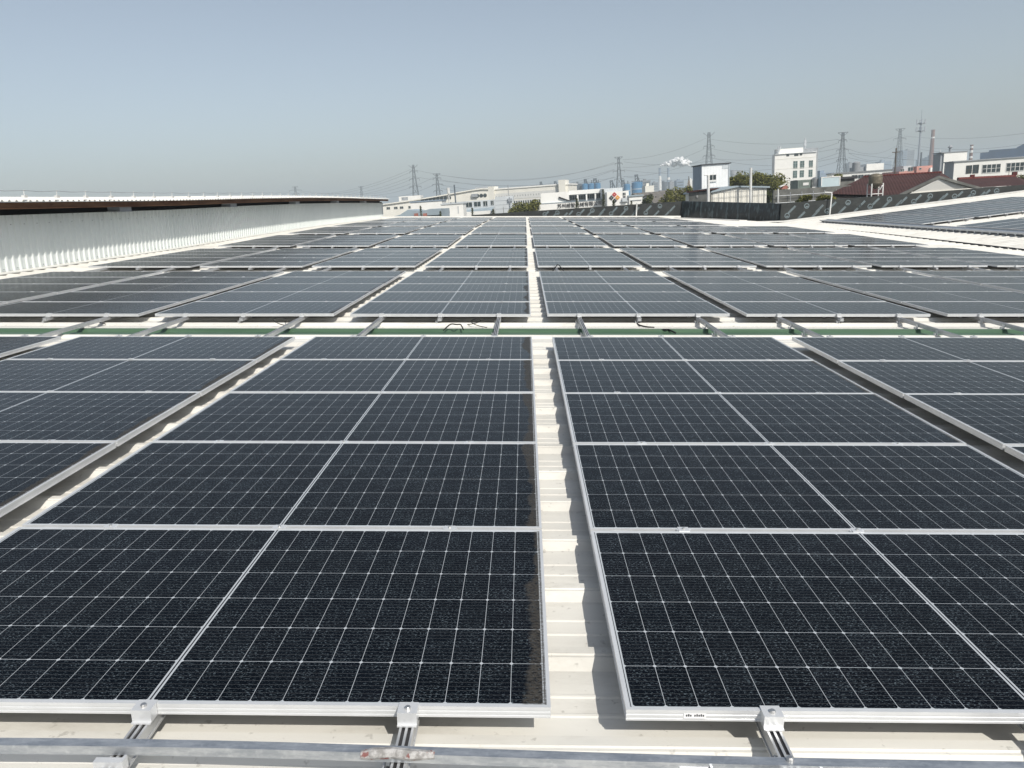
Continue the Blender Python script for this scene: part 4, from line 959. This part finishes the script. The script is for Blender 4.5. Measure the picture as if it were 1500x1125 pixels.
def pylon(label, px, ytop, D, H, arms, style, yaw=0.0, wb=.17, r=.20):
    P = at(px, ytop, D); H = P.z if H is None else H; zg = P.z - H
    root = thing('power_pylon', label, 'pylon', WF(P.x, P.y, zg, yaw), 'lattice power pylons')
    mb = MB(); lattice(mb, H, H*wb, H*.03, arms, None, r); mb.build('lattice_tower', M['steel'], root)
    tips = []
    for zf, L in arms:
        mb = MB(); z = H*zf; L = L*H
        for s in (-1, 1):
            hw = H*.018
            for q in (-1, 1): mb.tube([(s*hw, q*hw, z), (s*L, 0, z+H*.004)], r*.6, 3); mb.tube([(s*hw, q*hw, z+H*.025), (s*L, 0, z+H*.004)], r*.6, 3)
            for t in (.33, .66): mb.tube([(s*L*t, 0, z), (s*L*t, 0, z + H*.025*(1-t))], r*.5, 3)
            mb.tube([(s*L, 0, z), (s*L, 0, z-H*.03)], r*.8, 4)
            tips.append(root.matrix_world @ Vector((s*L, 0, z-H*.03)))
        mb.build('cross_arm', M['steel'], root)
    mb = MB()
    if style == 'y':
        for s in (-1, 1): mb.tube([(0, 0, H*.93), (s*H*.07, 0, H*.985), (s*H*.085, 0, H*1.0)], r*.9, 4)
    else:
        mb.tube([(-H*.085, 0, H), (H*.085, 0, H)], r, 4); 
        for s in (-1, 1): mb.tube([(s*H*.02, 0, H*.95), (s*H*.085, 0, H)], r*.8, 4)
    mb.build('earth_peak', M['steel'], root)
    for s in (-1, 1): tips.append(root.matrix_world @ Vector((s*H*.085, 0, H)))
    PYL.append(tips); return tips
A3 = ((.60, .115), (.74, .095), (.88, .075))
tA = pylon('tall pylon right of the white office block, hazy grey lattice', 1235, 194, 620, None, ((.56, .09), (.72, .10), (.87, .07)), 'flat')
tB = pylon('Y-topped pylon left of the white office block behind the tower room', 1038.5, 194, 720, None, ((.66, .09), (.80, .08)), 'y')
tC = pylon('broad pylon among the blue silos in the middle distance', 906, 230, 700, None, ((.56, .10), (.72, .12), (.87, .075)), 'flat')
tD = pylon('Y-topped pylon standing above the small white box house', 605, 241.5, 760, None, A3, 'y')
tE = pylon('pylon with drooping cross arms above the cream factory', 639.5, 254.5, 700, None, ((.62, .10), (.76, .125), (.90, .09)), 'flat')
tF = pylon('flat-topped pylon left of the telecom mast, bluish in the haze', 1319, 188.5, 800, None, ((.60, .07), (.83, .11)), 'flat')
tG = pylon('small far pylon peeping over the left roof, wide single arm', 432, 273.5, 1150, None, ((.80, .10), (.9, .17)), 'flat')
tH = pylon('far narrow pylon peeping over the right end of the left roof', 528.5, 273, 1200, None, ((.66, .06), (.82, .05), (.93, .04)), 'flat')
def wire(a, b, sag, label, r=.10):
    a, b = Vector(a), Vector(b); mb = MB(); n = 18
    pts = [a.lerp(b, i/n) - Vector((0, 0, sag*4*(i/n)*(1-i/n))) - a for i in range(n+1)]
    mb.tube(pts, r, 3, cap=False)
    return tag(mb.build('power_line', M['wire'], mat=Matrix.Translation(a)), label, 'cable', 'sagging power lines')
def px_wire(p0, p1, sag, label, r=.11): return wire(at(*p0), at(*p1), sag, label, r)
for k, (a, b, s) in enumerate((((1243, 203.5, 620), (1313, 199, 800), 4), ((1243, 218, 620), (1313, 213, 800), 6), ((1243, 224, 620), (1313, 223, 800), 7))):
    px_wire(a, b, s, '%s line between the pylon by the office block and the hazy right pylon' % ('upper', 'middle', 'lower')[k])
for k, (a, b, s) in enumerate((((1324, 199, 800), (1560, 186, 560), 5), ((1324, 209.5, 800), (1560, 198.5, 560), 8), ((1324, 213.5, 800), (1560, 205, 560), 8), ((1243, 224, 620), (1560, 221.5, 500), 6), ((1243, 231, 620), (1560, 228, 500), 8))):
    px_wire(a, b, s, '%s line running off to the right edge past the telecom mast' % ('topmost', 'second', 'third', 'fourth', 'lowest')[k])
for k, (a, b, s) in enumerate((((1042, 204, 720), (1229, 204, 620), 4), ((1042, 217.5, 720), (1229, 217, 620), 6), ((1042, 231, 720), (1229, 230, 620), 7), ((1044, 232, 720), (1229, 209, 620), 6), ((1044, 246, 720), (1229, 224, 620), 7), ((1044, 251, 720), (1229, 236, 620), 7))):
    px_wire(a, b, s, '%s line crossing behind the white office block' % ('topmost', 'second', 'third', 'fourth', 'fifth', 'lowest')[k])
for k, (a, b, s) in enumerate((((912, 234, 700), (1035, 202, 720), 4), ((912, 245, 700), (1035, 216.5, 720), 5), ((914, 237, 700), (1035, 236.5, 720), 3), ((914, 248.5, 700), (1035, 249.5, 720), 3), ((914, 258.5, 700), (1035, 259.5, 720), 3), ((912, 259, 700), (1035, 231, 720), 4))):
    px_wire(a, b, s, '%s line between the silo pylon and the Y-topped right pylon' % ('topmost', 'second', 'third', 'fourth', 'lowest', 'rising')[k])
for k, (a, b, s) in enumerate((((644, 256, 700), (900, 238, 700), 10), ((644, 263, 700), (900, 248, 700), 10), ((646, 271, 700), (900, 249, 700), 11), ((646, 276, 700), (900, 259, 700), 11), ((608, 249, 760), (902, 239.5, 700), 12), ((608, 259, 760), (902, 260, 700), 8))):
    px_wire(a, b, s, '%s line between the left pylons and the silo pylon' % ('topmost', 'second', 'third', 'fourth', 'fifth', 'lowest')[k])
for k, (a, b, s) in enumerate((((602, 248, 760), (470, 284, 1100), 5), ((602, 252, 760), (475, 285, 1100), 5), ((602, 259, 760), (490, 286.5, 1100), 4), ((602, 263, 760), (500, 287.5, 1100), 4), ((602, 269, 760), (530, 284, 1100), 3), ((635, 260, 700), (545, 286, 1000), 4), ((635, 271, 700), (560, 288, 1000), 4), ((436, 279, 1150), (524, 281, 1200), 3))):
    px_wire(a, b, s, '%s line descending leftwards from the left pylons behind the long roof' % ('topmost', 'second', 'third', 'fourth', 'fifth', 'sixth', 'seventh', 'farthest')[k])

# ------------------------------------------------------------------ masts and chimneys
p = at(1345, 243, 380); top = at(1347, 177, 380)
t = thing('telecom_mast', 'slender telecom mast with two rings of antennas on the right skyline', 'mast', WF(p.x, p.y, 0)); H = top.z; zr1, zr2 = at(1346, 192, 380).z, at(1346, 181, 380).z
mb = MB(); mb.tube([(0, 0, 0), (0, 0, zr1), (0, 0, zr2+.6)], [.75, .42, .34], 10); mb.tube([(0, 0, zr2+.6), (0, 0, H+5)], .10, 6); mb.build('pole', M['galv'], t)
for z in (zr1, zr2):
    mb = MB(); mb.lathe([(.5, z-.5), (1.5, z), (1.5, z+.25), (.4, z+.25)], 12)
    for a in range(6):
        c, s = math.cos(a*1.047+.3), math.sin(a*1.047+.3); rr = 2.6 if a in (0, 3) else 1.8
        mb.tube([(0, 0, z+.1), (c*rr, s*rr, z+.1)], .09, 5); mb.box(c*rr-.2, c*rr+.2, s*rr-.2, s*rr+.2, z-.4, z+1.9)
    mb.build('antenna_ring', M['galv'], t)
def chimney(label, px, ytop, D, wpx, mats, bands, lean=0.0):
    P = at(px, ytop, D); r = wpx/2*D/1040; H = P.z
    t = thing('chimney', label, 'chimney', WF(P.x, P.y, 0), None)
    mb = MB(); mb.lathe([(r*1.7, 0), (r*1.15, H*.72), (r, H*.97), (r*1.12, H*.975), (r*1.12, H), (r*.7, H)], 14); mb.build('shaft', M[mats], t)
    for z0, z1, m2 in bands:
        mb = MB(); rr = lambda z: r*(1.7 - .55*z/.72 if z < .72 else 1.15 - .15*(z-.72)/.25) + .06
        mb.lathe([(rr(z0), H*z0), (rr(z1), H*z1)], 14); mb.build('painted_band', M[m2], t)
    return t
chimney('tall brown brick chimney with one white band on the right skyline', 1367, 190, 900, 4.2, 'brick', [(.84, .87, 'white')])
chimney('short red and white banded chimney behind the white building', 1423.5, 212, 700, 3.6, 'brick', [(.80, .86, 'white'), (.66, .71, 'white'), (.92, .96, 'white')])
s1 = chimney('left twin power station stack, blue-grey with a white foot', 966.5, 246, 1150, 3.0, 'bluegrey', [(.30, .75, 'white')])
s2 = chimney('right twin power station stack under the steam cloud', 979, 246, 1150, 3.2, 'bluegrey', [(.18, .42, 'white'), (.62, .70, 'white')])
for px, y0, y1, D, r_, lab, cat, mt in ((658, 275, 295, 135, .10, 'white mast with slim antenna before the cream factory', 'mast', 'pole'), (667.5, 270.5, 297, 138, .13, 'dark pole rising in front of the cream factory', 'pole', 'fardark'),
        (1310.5, 217, 257, 160, .14, 'dark wooden utility pole left of the pink house', 'pole', 'bark'), (1375, 219, 252, 260, .12, 'thin white mast right of the pink house', 'mast', 'pole'), (745, 271, 287, 190, .08, 'thin grey mast above the strip-window building', 'mast', 'midgrey'), (1348.5, 223, 243, 500, .5, 'short dark stack right of the telecom mast', 'stack', 'fardark')):
    a, b = at(px, y1, D), at(px, y0, D); mb = MB(); mb.tube([(0, 0, -3), (0, 0, b.z-a.z)], r_, 7)
    if 'slim antenna' in lab: mb.tube([(0, 0, (b.z-a.z)*.55), (0, 0, b.z-a.z)], .28, 7)
    if 'utility' in lab: mb.box(-.8, .8, -.06, .06, b.z-a.z-.9, b.z-a.z-.75)
    tag(mb.build('mast' if cat == 'mast' else cat, M[mt], mat=WF(a.x, a.y, a.z)), lab, cat)

# ------------------------------------------------------------------ blue silos, tanks and plant
def silo(label, px, ytop, ybase, D, wpx, mat='bluesilo', group='blue silos of the far plant', cone=.15):
    a, b = at(px, ybase, D), at(px, ytop, D); r = wpx/2*D/1040; h = b.z
    t = thing('silo', label, 'silo', WF(a.x, a.y, 0), group)
    mb = MB(); mb.lathe([(0, 0), (r, 0), (r, h), (r*.25, h + r*cone), (0, h + r*cone)], 18); mb.build('body', M[mat], t)
    mb = MB(); mb.lathe([(r*1.02, h*.74), (r*1.02, h*.77)], 18); mb.build('band', M['greyclad'], t)
    mb = MB(); mb.tube([(r*.3, -r*.2, h), (r*.3, -r*.2, h + r*cone + 2.2)], .3, 4); mb.tube([(-r, -.1, h+.8), (r, -.1, h+.8)], .16, 4); mb.build('railing', M['fardark'], t)
for q, (px, yt, yb, wd) in enumerate(((857, 269.5, 280, 8.5), (866, 269, 280, 8.5), (875.5, 268.5, 280, 8.5))): silo('%s of the three blue silos above the sign building' % ('left', 'middle', 'right')[q], px, yt, yb, 560, wd)
silo('squat blue tank right of the sign-building silos, behind the emblem building', 918.5, 270, 281, 560, 9, cone=.15)
silo('largest blue silo with a pale lower half, left of the village roofs', 933.5, 267, 281, 540, 15, cone=.12)
silo('small blue silo behind the tower of the strip-window building', 831.5, 274, 282, 540, 8)
def gantry(label, px, ytop, ybase, D, wpx, seed):
    rnd = random.Random(seed); a, b = at(px, ybase, D), at(px, ytop, D); wd = wpx*D/1040
    t = thing('conveyor_tower', label, 'conveyor', WF(a.x, a.y, 0), 'conveyor towers of the far plant')
    mb = MB(); h = b.z; 
    for s in (-1, 1): mb.tube([(s*wd*.13, 0, 0), (s*wd*.13, 0, h)], .35, 4)
    for k in range(6): z = h*(.5 + .5*k/6); mb.tube([(-wd*.13, 0, z), (wd*.13, 0, z + h*.08)], .22, 3)
    mb.box(-wd*.2, wd*.2, -.8, .8, h-1.4, h); mb.build('tower', M['fardark'], t)
    mb = MB(); mb.tube([(wd*.1, 0, h-.8), (wd*.62, 0, h*.62)], .45, 4); mb.tube([(-wd*.6, 0, h*.66), (wd*.5, 0, h*.66)], .4, 4); mb.build('conveyor', M['fardark'], t)
for q, (px, yt, wd, dsc) in enumerate(((858, 262, 10, 'left of the pair above the three blue silos'), (872, 261, 12, 'right of the pair above the three blue silos'), (896, 264, 11, 'left of the silo pylon'), (913, 263.5, 9, 'right of the silo pylon'), (932.5, 255.5, 12, 'tallest, above the largest blue silo'), (793, 266, 8, 'far left, above the strip-window building'), (814, 265, 9, 'beside the tower of the strip-window building'))):
    gantry('dark conveyor tower, ' + dsc, px, yt, 281, 575, wd, q)
def box_b(label, px0, px1, ytop, ybase, D, depth, mat, cat='building', name='far_building', rows=0, group=None):
    f = Facade(name, label, cat, (px0, ytop, D), (px1, ytop, D), group); zt_ = f.on((px0+px1)/2, ytop)[1]; f.body(depth, M[mat], 0, top=zt_)
    if rows:
        mb = MB()
        for k in range(rows): z = zt_ - 3.2*(k+1); mb.box(.8, f.W-.8, -.1, 0, z, z+1.5)
        f.part('window_rows', mb, M['fardark'])
    mb = MB(); mb.box(f.W*.2, f.W*.5, depth*.2, depth*.6, zt_, zt_+f.W*.08+.8); f.part('roof_house', mb, M[mat])
    return f
box_b('dark frame structure left of the three blue silos', 843, 852, 269, 280, 580, 8, 'fardark', rows=2)
box_b('grey slab block right of the largest blue silo', 941, 953, 264, 282, 800, 12, 'far', rows=4)
box_b('small pale pink house among village roofs', 945, 958, 272, 282, 330, 9, 'cream')
box_b('grey plant building left of the twin stacks', 957, 964, 267, 283, 1050, 14, 'far', rows=3)
box_b('dark boiler house between the twin stacks', 970, 978, 266, 283, 1160, 18, 'fardark')
box_b('grey plant hall right of the twin stacks', 981, 990, 266, 283, 1100, 16, 'far')
box_b('blue-grey round-topped process plant right of the stacks', 991, 1002, 264, 281, 900, 14, 'bluegrey', rows=3)
box_b('narrow white tower beside the bare poplar', 1010.5, 1014, 262, 281, 700, 8, 'white')
box_b('dark tower block between poplar and tower room', 1014.5, 1018, 266, 281, 800, 8, 'far')
box_b('hazy pale glass tower left of the telecom mast', 1329, 1340, 219.5, 250, 1500, 22, 'far', rows=5)
box_b('hazy blue slab tower right behind the hazy right pylon', 1321, 1329, 221, 250, 1450, 22, 'bluegrey', rows=5)
box_b('hazy grey tower just right of the telecom mast', 1350, 1358, 233, 250, 1400, 20, 'bluegrey')
box_b('hazy dark block left of the brick chimney', 1358, 1366, 231, 250, 1300, 20, 'bluegrey', rows=3)
box_b('hazy dark block right of the brick chimney', 1371, 1378, 226, 250, 1000, 20, 'bluegrey', rows=3)
box_b('low hazy factory left of the hazy right pylon', 1290, 1306, 236, 250, 1300, 20, 'bluegrey')
box_b('low hazy block right of the pylon by the office block', 1244, 1256, 238.5, 252, 1300, 20, 'far')
box_b('low grey hall between office block and its pylon', 1201, 1222, 253, 262, 420, 20, 'bluegrey')
f = Facade('blue_roofed_plant', 'big hazy blue plant with stepped roof at the right edge', 'building', (1436, 224, 700), (1520, 210, 640)); zt_ = f.on(1450, 223)[1]
zs_ = [f.on(*q) for q in ((1436, 224), (1448, 223), (1449, 220), (1489, 217), (1490, 215.5), (1502, 209.5), (1520, 209))]
mb = MB(); mb.prism([(zs_[0][0], 0), (zs_[-1][0], 0)] + list(reversed(zs_)), 0, 30); f.part('wall', mb, M['blueroof'])
# long white building and pink house in the middle right
f = Facade('long_white_hall', 'long white hall with small windows behind the brown tiled roof', 'building', (1219, 254, 240), (1322, 249.5, 235)); zt_ = f.on(1270, 251.5)[1]; f.body(12, M['white'], 0, top=zt_); f.coping(12, M['far'], .3, .3, top=zt_)
for k in range(7): s_, z_ = f.on(1252 + k*9, 259 - k*.35); f.window(s_-.8, s_+.8, z_-.6, z_+.6, mull=2)
f = Facade('white_cube_house', 'white square house with thin frame above the long white hall', 'building', (1269.5, 240.5, 275), (1295, 238.5, 275)); zt_ = f.on(1282, 239.5)[1]; f.body(9, M['white'], 0, top=zt_); mb = MB(); mb.box(-2.2, -.02, 1, 9, 0, zt_-.8); f.part('side_wall', mb, M['midgrey'])  # grey of the left wall is painted shade on a white house
f = Facade('pink_house', 'pink stepped house with white extension behind the brown tiled ridge', 'house', (1317, 251, 200), (1352, 246, 200.5)); zt_ = f.on(1327, 250.5)[1]; f.body(8, M['pink'], 0, top=zt_)
x0, x1, z0, z1 = f.rect((1341, 243.8), (1366, 254)); mb = MB(); mb.box(x0, x1, -.6, 7, 0, z1); f.part('tower', mb, M['pink']); f.window(*f.rect((1344.5, 246), (1347.5, 248.5)), y=-.63)
for a, b in (((1319, 247.5), (1324, 251)), ((1330, 245), (1337, 250.5))): f.wpx(a, b, mull=2, y=-.02)
x0, x1, z0, z1 = f.rect((1330, 244.5), (1341, 250)); mb = MB(); mb.box(x0, x1, 2, 7, zt_, z1+.3); f.part('roof_room', mb, M['greyclad'])
x0, x1, z0, z1 = f.rect((1359, 247), (1378, 255)); mb = MB(); mb.box(x0, x1, -1.2, 6, 0, z1+.2); f.part('extension', mb, M['white'])
for q, (px, yt, yb, wd, lab) in enumerate(((1074.5, 249.5, 264, 9, 'left'), (1083.5, 249.5, 264, 9, 'right'))):
    a, b = at(px, yb, 900), at(px, yt, 900); r = wd/2*900/1040; h = b.z
    mb = MB(); mb.lathe([(r*1.25, 0), (r*1.05, h*.5), (r*.86, h*.75), (r*.95, h), (r*.8, h)], 20)
    tag(mb.build('cooling_tower', M['far'], mat=WF(a.x, a.y, 0), smooth=True), '%s of two pale cooling towers behind the tower room' % lab, 'cooling tower', 'pale cooling towers')
cyl_thing('storage_tank', 'grey rooftop storage tank right of the pylon by the office block', 'tank', 1254, 238, 248, 270, 11, 'far', .25)

# village of old tiled houses
rnd = random.Random(5)
vil = [(928, 283, 200), (938, 283.5, 230), (948, 285, 190), (956, 282, 240), (962, 287, 170), (968, 283.5, 210), (974, 288, 165), (980, 282, 250), (986, 285, 200), (993, 281, 260), (1000, 280, 240), (952, 290, 160), (966, 279.5, 320), (985, 278, 330)]
for q, (px, py, D) in enumerate(vil):
    P = at(px, py, D); wd = rnd.uniform(5, 8); dp = rnd.uniform(8, 12); ya = rnd.uniform(-1.15, -.75); hr = rnd.uniform(1.5, 2.2); P.z -= hr + .25
    t = thing('village_house', 'old house with grey tiled roof among the %s village roofs' % ('nearer' if D < 200 else 'middle' if D < 245 else 'farther'), 'house', WF(P.x, P.y, 0, ya), 'old village houses %s' % ('nearest' if D < 200 else 'in the middle' if D < 245 else 'farthest'))
    z = P.z; mb = MB(); mb.box(-wd/2, wd/2, 0, dp, 0, z); mb.prism([(-wd/2, z), (wd/2, z), (0, z+hr)], 0, dp); mb.build('wall', M['white' if q % 3 else 'cream'], t)
    mb = MB()
    for s in (-1, 1): mb.add([(s*(wd/2+.4), -.3, z-.25), (0, -.3, z+hr+.06), (0, dp+.3, z+hr+.06), (s*(wd/2+.4), dp+.3, z-.25), (s*(wd/2+.4), -.3, z-.05), (0, -.3, z+hr+.28), (0, dp+.3, z+hr+.28), (s*(wd/2+.4), dp+.3, z-.05)], [(4, 5, 6, 7), (0, 3, 2, 1), (0, 1, 5, 4), (2, 3, 7, 6), (0, 4, 7, 3)])
    mb.build('roof', M['tilegrey'], t)
    mb = MB(); mb.box(-.5, .5, -.04, -.005, z-2.2, z-.9); mb.build('window', M['win'], t)

# ------------------------------------------------------------------ trees
def blob_crown(mb, c, R, n, leaf, rnd, lobes=9):
    cs = [(Vector((rnd.gauss(0, .45)*R[0], rnd.gauss(0, .45)*R[1], rnd.uniform(-.5, .75)*R[2])), rnd.uniform(.32, .6)) for _ in range(lobes)]
    for _ in range(n):
        o, s = rnd.choice(cs); d = Vector((rnd.gauss(0, 1), rnd.gauss(0, 1), rnd.gauss(0, 1))).normalized(); q = rnd.random()**.35*s
        p = Vector(c) + o + Vector((d.x*R[0]*q, d.y*R[1]*q, d.z*R[2]*q))
        a = Vector((rnd.gauss(0, 1), rnd.gauss(0, 1), rnd.gauss(0, .6))).normalized(); b = a.orthogonal().normalized()
        b = (Matrix.Rotation(rnd.uniform(0, 6.28), 3, a) @ b); l = leaf*rnd.uniform(.6, 1.4)
        mb.add([p - a*l, p + b*l*.5, p + a*l, p - b*l*.5], [(0, 1, 2, 3)])
def tree(label, px, ytop, D, wpx, hpx, n, mat='leaf', leaf=None, name='broadleaf_tree', group=None, seed=0, ground=None):
    rnd = random.Random(seed + int(px)); T = at(px, ytop, D); sc = D/1040; rx = wpx/2*sc; rzv = hpx/2*sc; z0 = 0 if ground is None else T.z - ground
    t = thing(name, label, 'tree', WF(T.x, T.y, z0), group); cz = T.z - rzv - z0
    mb = MB(); mb.tube([(0, 0, 0), (.1*rx, 0, cz*.5), (0, 0, cz)], [max(.12, rx*.08), rx*.06, rx*.03], 7)
    for k in range(5):
        a = k*1.257; mb.tube([(0, 0, cz*.75), (math.cos(a)*rx*.5, math.sin(a)*rx*.5, cz + rzv*.35)], [rx*.04, rx*.015], 5)
    mb.build('trunk', M['bark'], t)
    mb = MB(); blob_crown(mb, (0, 0, cz), (rx*1.25, rx*1.1, rzv*1.25), n, leaf or sc*1.5, rnd, 11); mb.build('crown', M[mat], t)
    return t
tree('olive green round tree just right of the tower room', 1076, 262, 110, 26, 22, 2600)
tree('olive green spreading tree behind the white pole', 1098, 258, 116, 34, 26, 3200)
tree('olive green tree below the left side of the office block', 1122, 258.5, 112, 34, 28, 3000)
tree('olive green tree at the end of the low shed, before concrete wall', 1139, 266, 104, 24, 26, 2400)
tree('low dark green tree in the gap right of the low shed', 1127, 276, 95, 14, 22, 900, 'leafdark')
tree('small olive tree peeping over pale blue board', 1228, 256.5, 130, 18, 9, 900)
tree('olive tree left of the grey lean-to', 988, 279, 120, 22, 26, 1900)
tree('taller olive tree touching the grey lean-to', 1003, 275.5, 110, 18, 26, 1700)
tree('dark green tree between annex and village roofs', 948, 288, 128, 16, 18, 1200, 'leafdark')
tree('long bushy olive tree between grey block and sign building, left half', 762, 299, 118, 24, 18, 1800)
tree('long bushy olive tree between grey block and sign building, right half', 781, 297, 116, 24, 20, 1800)
tree('small green tree at the far right edge above the parapet', 1500, 253.5, 90, 22, 24, 1400)
tree('low yellow-green bush before the concrete wall, left', 1180, 287.5, 58, 18, 8, 700, 'leaf', .10, 'shrub')
tree('low yellow-green bush before the concrete wall, right', 1212, 286, 58, 18, 7, 700, 'leaf', .10, 'shrub')
def conifer(label, px, ytop, ybase, D, wpx, n, mat='leafdark', seed=1):
    rnd = random.Random(seed + int(px)); a, T = at(px, ybase, D), at(px, ytop, D); h = T.z - a.z; r = wpx/2*D/1040
    t = thing('conifer', label, 'tree', WF(a.x, a.y, a.z), None)
    mb = MB(); mb.tube([(0, 0, -4), (0, 0, h)], [.16, .03], 6); mb.build('trunk', M['bark'], t)
    mb = MB()
    for _ in range(n):
        q = rnd.random()**.8; z = h*(q); tier = (1 - q)*(.65 + .35*math.sin(q*30)); rr = r*tier*math.sqrt(rnd.random()); an = rnd.uniform(0, 6.28)
        p = Vector((rr*math.cos(an), rr*math.sin(an), z)); d = Vector((math.cos(an), math.sin(an), -.35)).normalized(); s = d.cross(Vector((0, 0, 1))); l = D/1040*1.1
        mb.add([p, p + d*l + s*l*.4, p + d*l*1.8, p + d*l - s*l*.4], [(0, 1, 2, 3)])
    mb.build('crown', M[mat], t)
conifer('dark conifer covering the middle of the Chinese lettering', 845.5, 290, 308, 100, 10, 650)
conifer('dark conifer left of the emblem, covering the last letters', 884.5, 277, 308, 100, 11, 900)
conifer('dark leaning conifer tip below the emblem', 899, 292, 306, 98, 8, 450)
conifer('tiny conifer tip before the white annex', 925, 294, 304, 98, 5, 260)
conifer('dark thin cypress before the blank white block', 617, 301, 315, 80, 5, 260)
conifer('dark bushy sapling below the windowed block', 692.5, 304, 317, 80, 6, 300)
conifer('dark palm-like sapling left of the grey block', 723, 306, 317, 78, 8, 340)
conifer('small dark bush at the corner of the low workshop', 645.5, 309, 317, 80, 5, 220)
def bare(label, px, ytop, ybase, D, wpx, n, seed=3, r0=.06):
    rnd = random.Random(seed + int(px)); a, T = at(px, ybase, D), at(px, ytop, D); h = T.z; r = wpx/2*D/1040
    t = thing('bare_tree', label, 'tree', WF(a.x, a.y, 0)); mb = MB(); mb.tube([(0, 0, 0), (0, 0, h)], [r*.12, r0], 6); mb.build('trunk', M['bark'], t)
    z0 = a.z; mb = MB()
    for _ in range(n):
        q = rnd.random(); z = z0 + (h - z0)*q*.8 - 2; an = rnd.uniform(0, 6.28); l = r*(1-q*.8)*rnd.uniform(.6, 1.1)
        mb.tube([(0, 0, z), (l*math.cos(an)*.7, l*math.sin(an)*.7, z + (h-z0)*.14), (l*math.cos(an), l*math.sin(an), z + (h-z0)*.25)], [r0, r0*.8, r0*.5], 3, cap=False)
    mb.build('twigs', M['twig'], t)
bare('bare grey-brown poplar left of the tower room', 1009, 258, 281, 330, 10, 150, r0=.14)
bare('bare leafless shrub before the white building windows', 1477, 247, 262, 92, 16, 60, r0=.025)
bare('bare leafless sapling by the grey block, left', 738, 303, 316, 76, 10, 30, r0=.02)

# ------------------------------------------------------------------ steam plume
rnd = random.Random(11); mb = MB()
def puff(c, r):
    me = bpy.data.meshes.new('p'); import bmesh; bm = bmesh.new(); bmesh.ops.create_icosphere(bm, subdivisions=3, radius=1.0)
    ph = [rnd.uniform(0, 6.28) for _ in range(6)]
    o = len(mb.v)
    for v in bm.verts:
        d = v.co; k = 1 + .13*math.sin(d.x*5+ph[0])*math.sin(d.y*5+ph[1]) + .10*math.sin(d.z*8+ph[2])*math.sin(d.x*9+ph[3]) + .06*math.sin(d.y*15+ph[4])*math.sin(d.z*14+ph[5])
        mb.v.append(tuple(Vector(c) + d*r*k))
    for f_ in bm.faces: mb.f.append(tuple(v.index + o for v in f_.verts)); mb.m.append(0)
    bm.free(); bpy.data.meshes.remove(me)
P0 = at(968, 244.5, 1150); path = [(968, 243.2, 1.5), (970.5, 241.8, 2.2), (973.5, 240.8, 2.8), (976, 239.5, 3.0), (979, 241, 3.0), (982, 238.5, 4.2), (985.5, 236.5, 4.2), (988, 239.5, 5), (991, 234.5, 4.8), (994, 237.5, 5.6), (997.5, 233.5, 4.2), (999, 238.5, 5.2), (1003, 236, 4.6), (1004.5, 241, 3.6), (1008, 238, 3.0), (1009.5, 242, 2.2), (1012, 237.5, 1.6), (1006.5, 233.5, 1.8)]
for px, py, r in path:
    for _ in range(4):
        q = at(px + rnd.uniform(-1, 1)*r*.35, py + rnd.uniform(-1, 1)*r*.35, 1150 + rnd.uniform(-6, 6)); puff(q - P0, r*rnd.uniform(.42, .72)*1.1)
tag(mb.build('steam_cloud', M['steam'], mat=Matrix.Translation(P0), smooth=True), 'white billowing steam cloud drifting right from the twin stacks', 'steam')

# ------------------------------------------------------------------ haze
hz = bpy.data.materials.new('haze_air'); hz.use_nodes = True; t_ = hz.node_tree; t_.nodes.remove(t_.nodes['Principled BSDF'])
pv_ = t_.nodes.new('ShaderNodeVolumePrincipled'); pv_.inputs['Color'].default_value = (0.83, 0.94, 1.0, 1); pv_.inputs['Density'].default_value = 0.00055; pv_.inputs['Anisotropy'].default_value = 0.0
t_.links.new(pv_.outputs[0], t_.nodes['Material Output'].inputs['Volume'])
mb = MB(); mb.box(-5300, 5300, -5300, 5300, -3.0, 92)
tag(mb.build('haze', hz), kind='stuff')
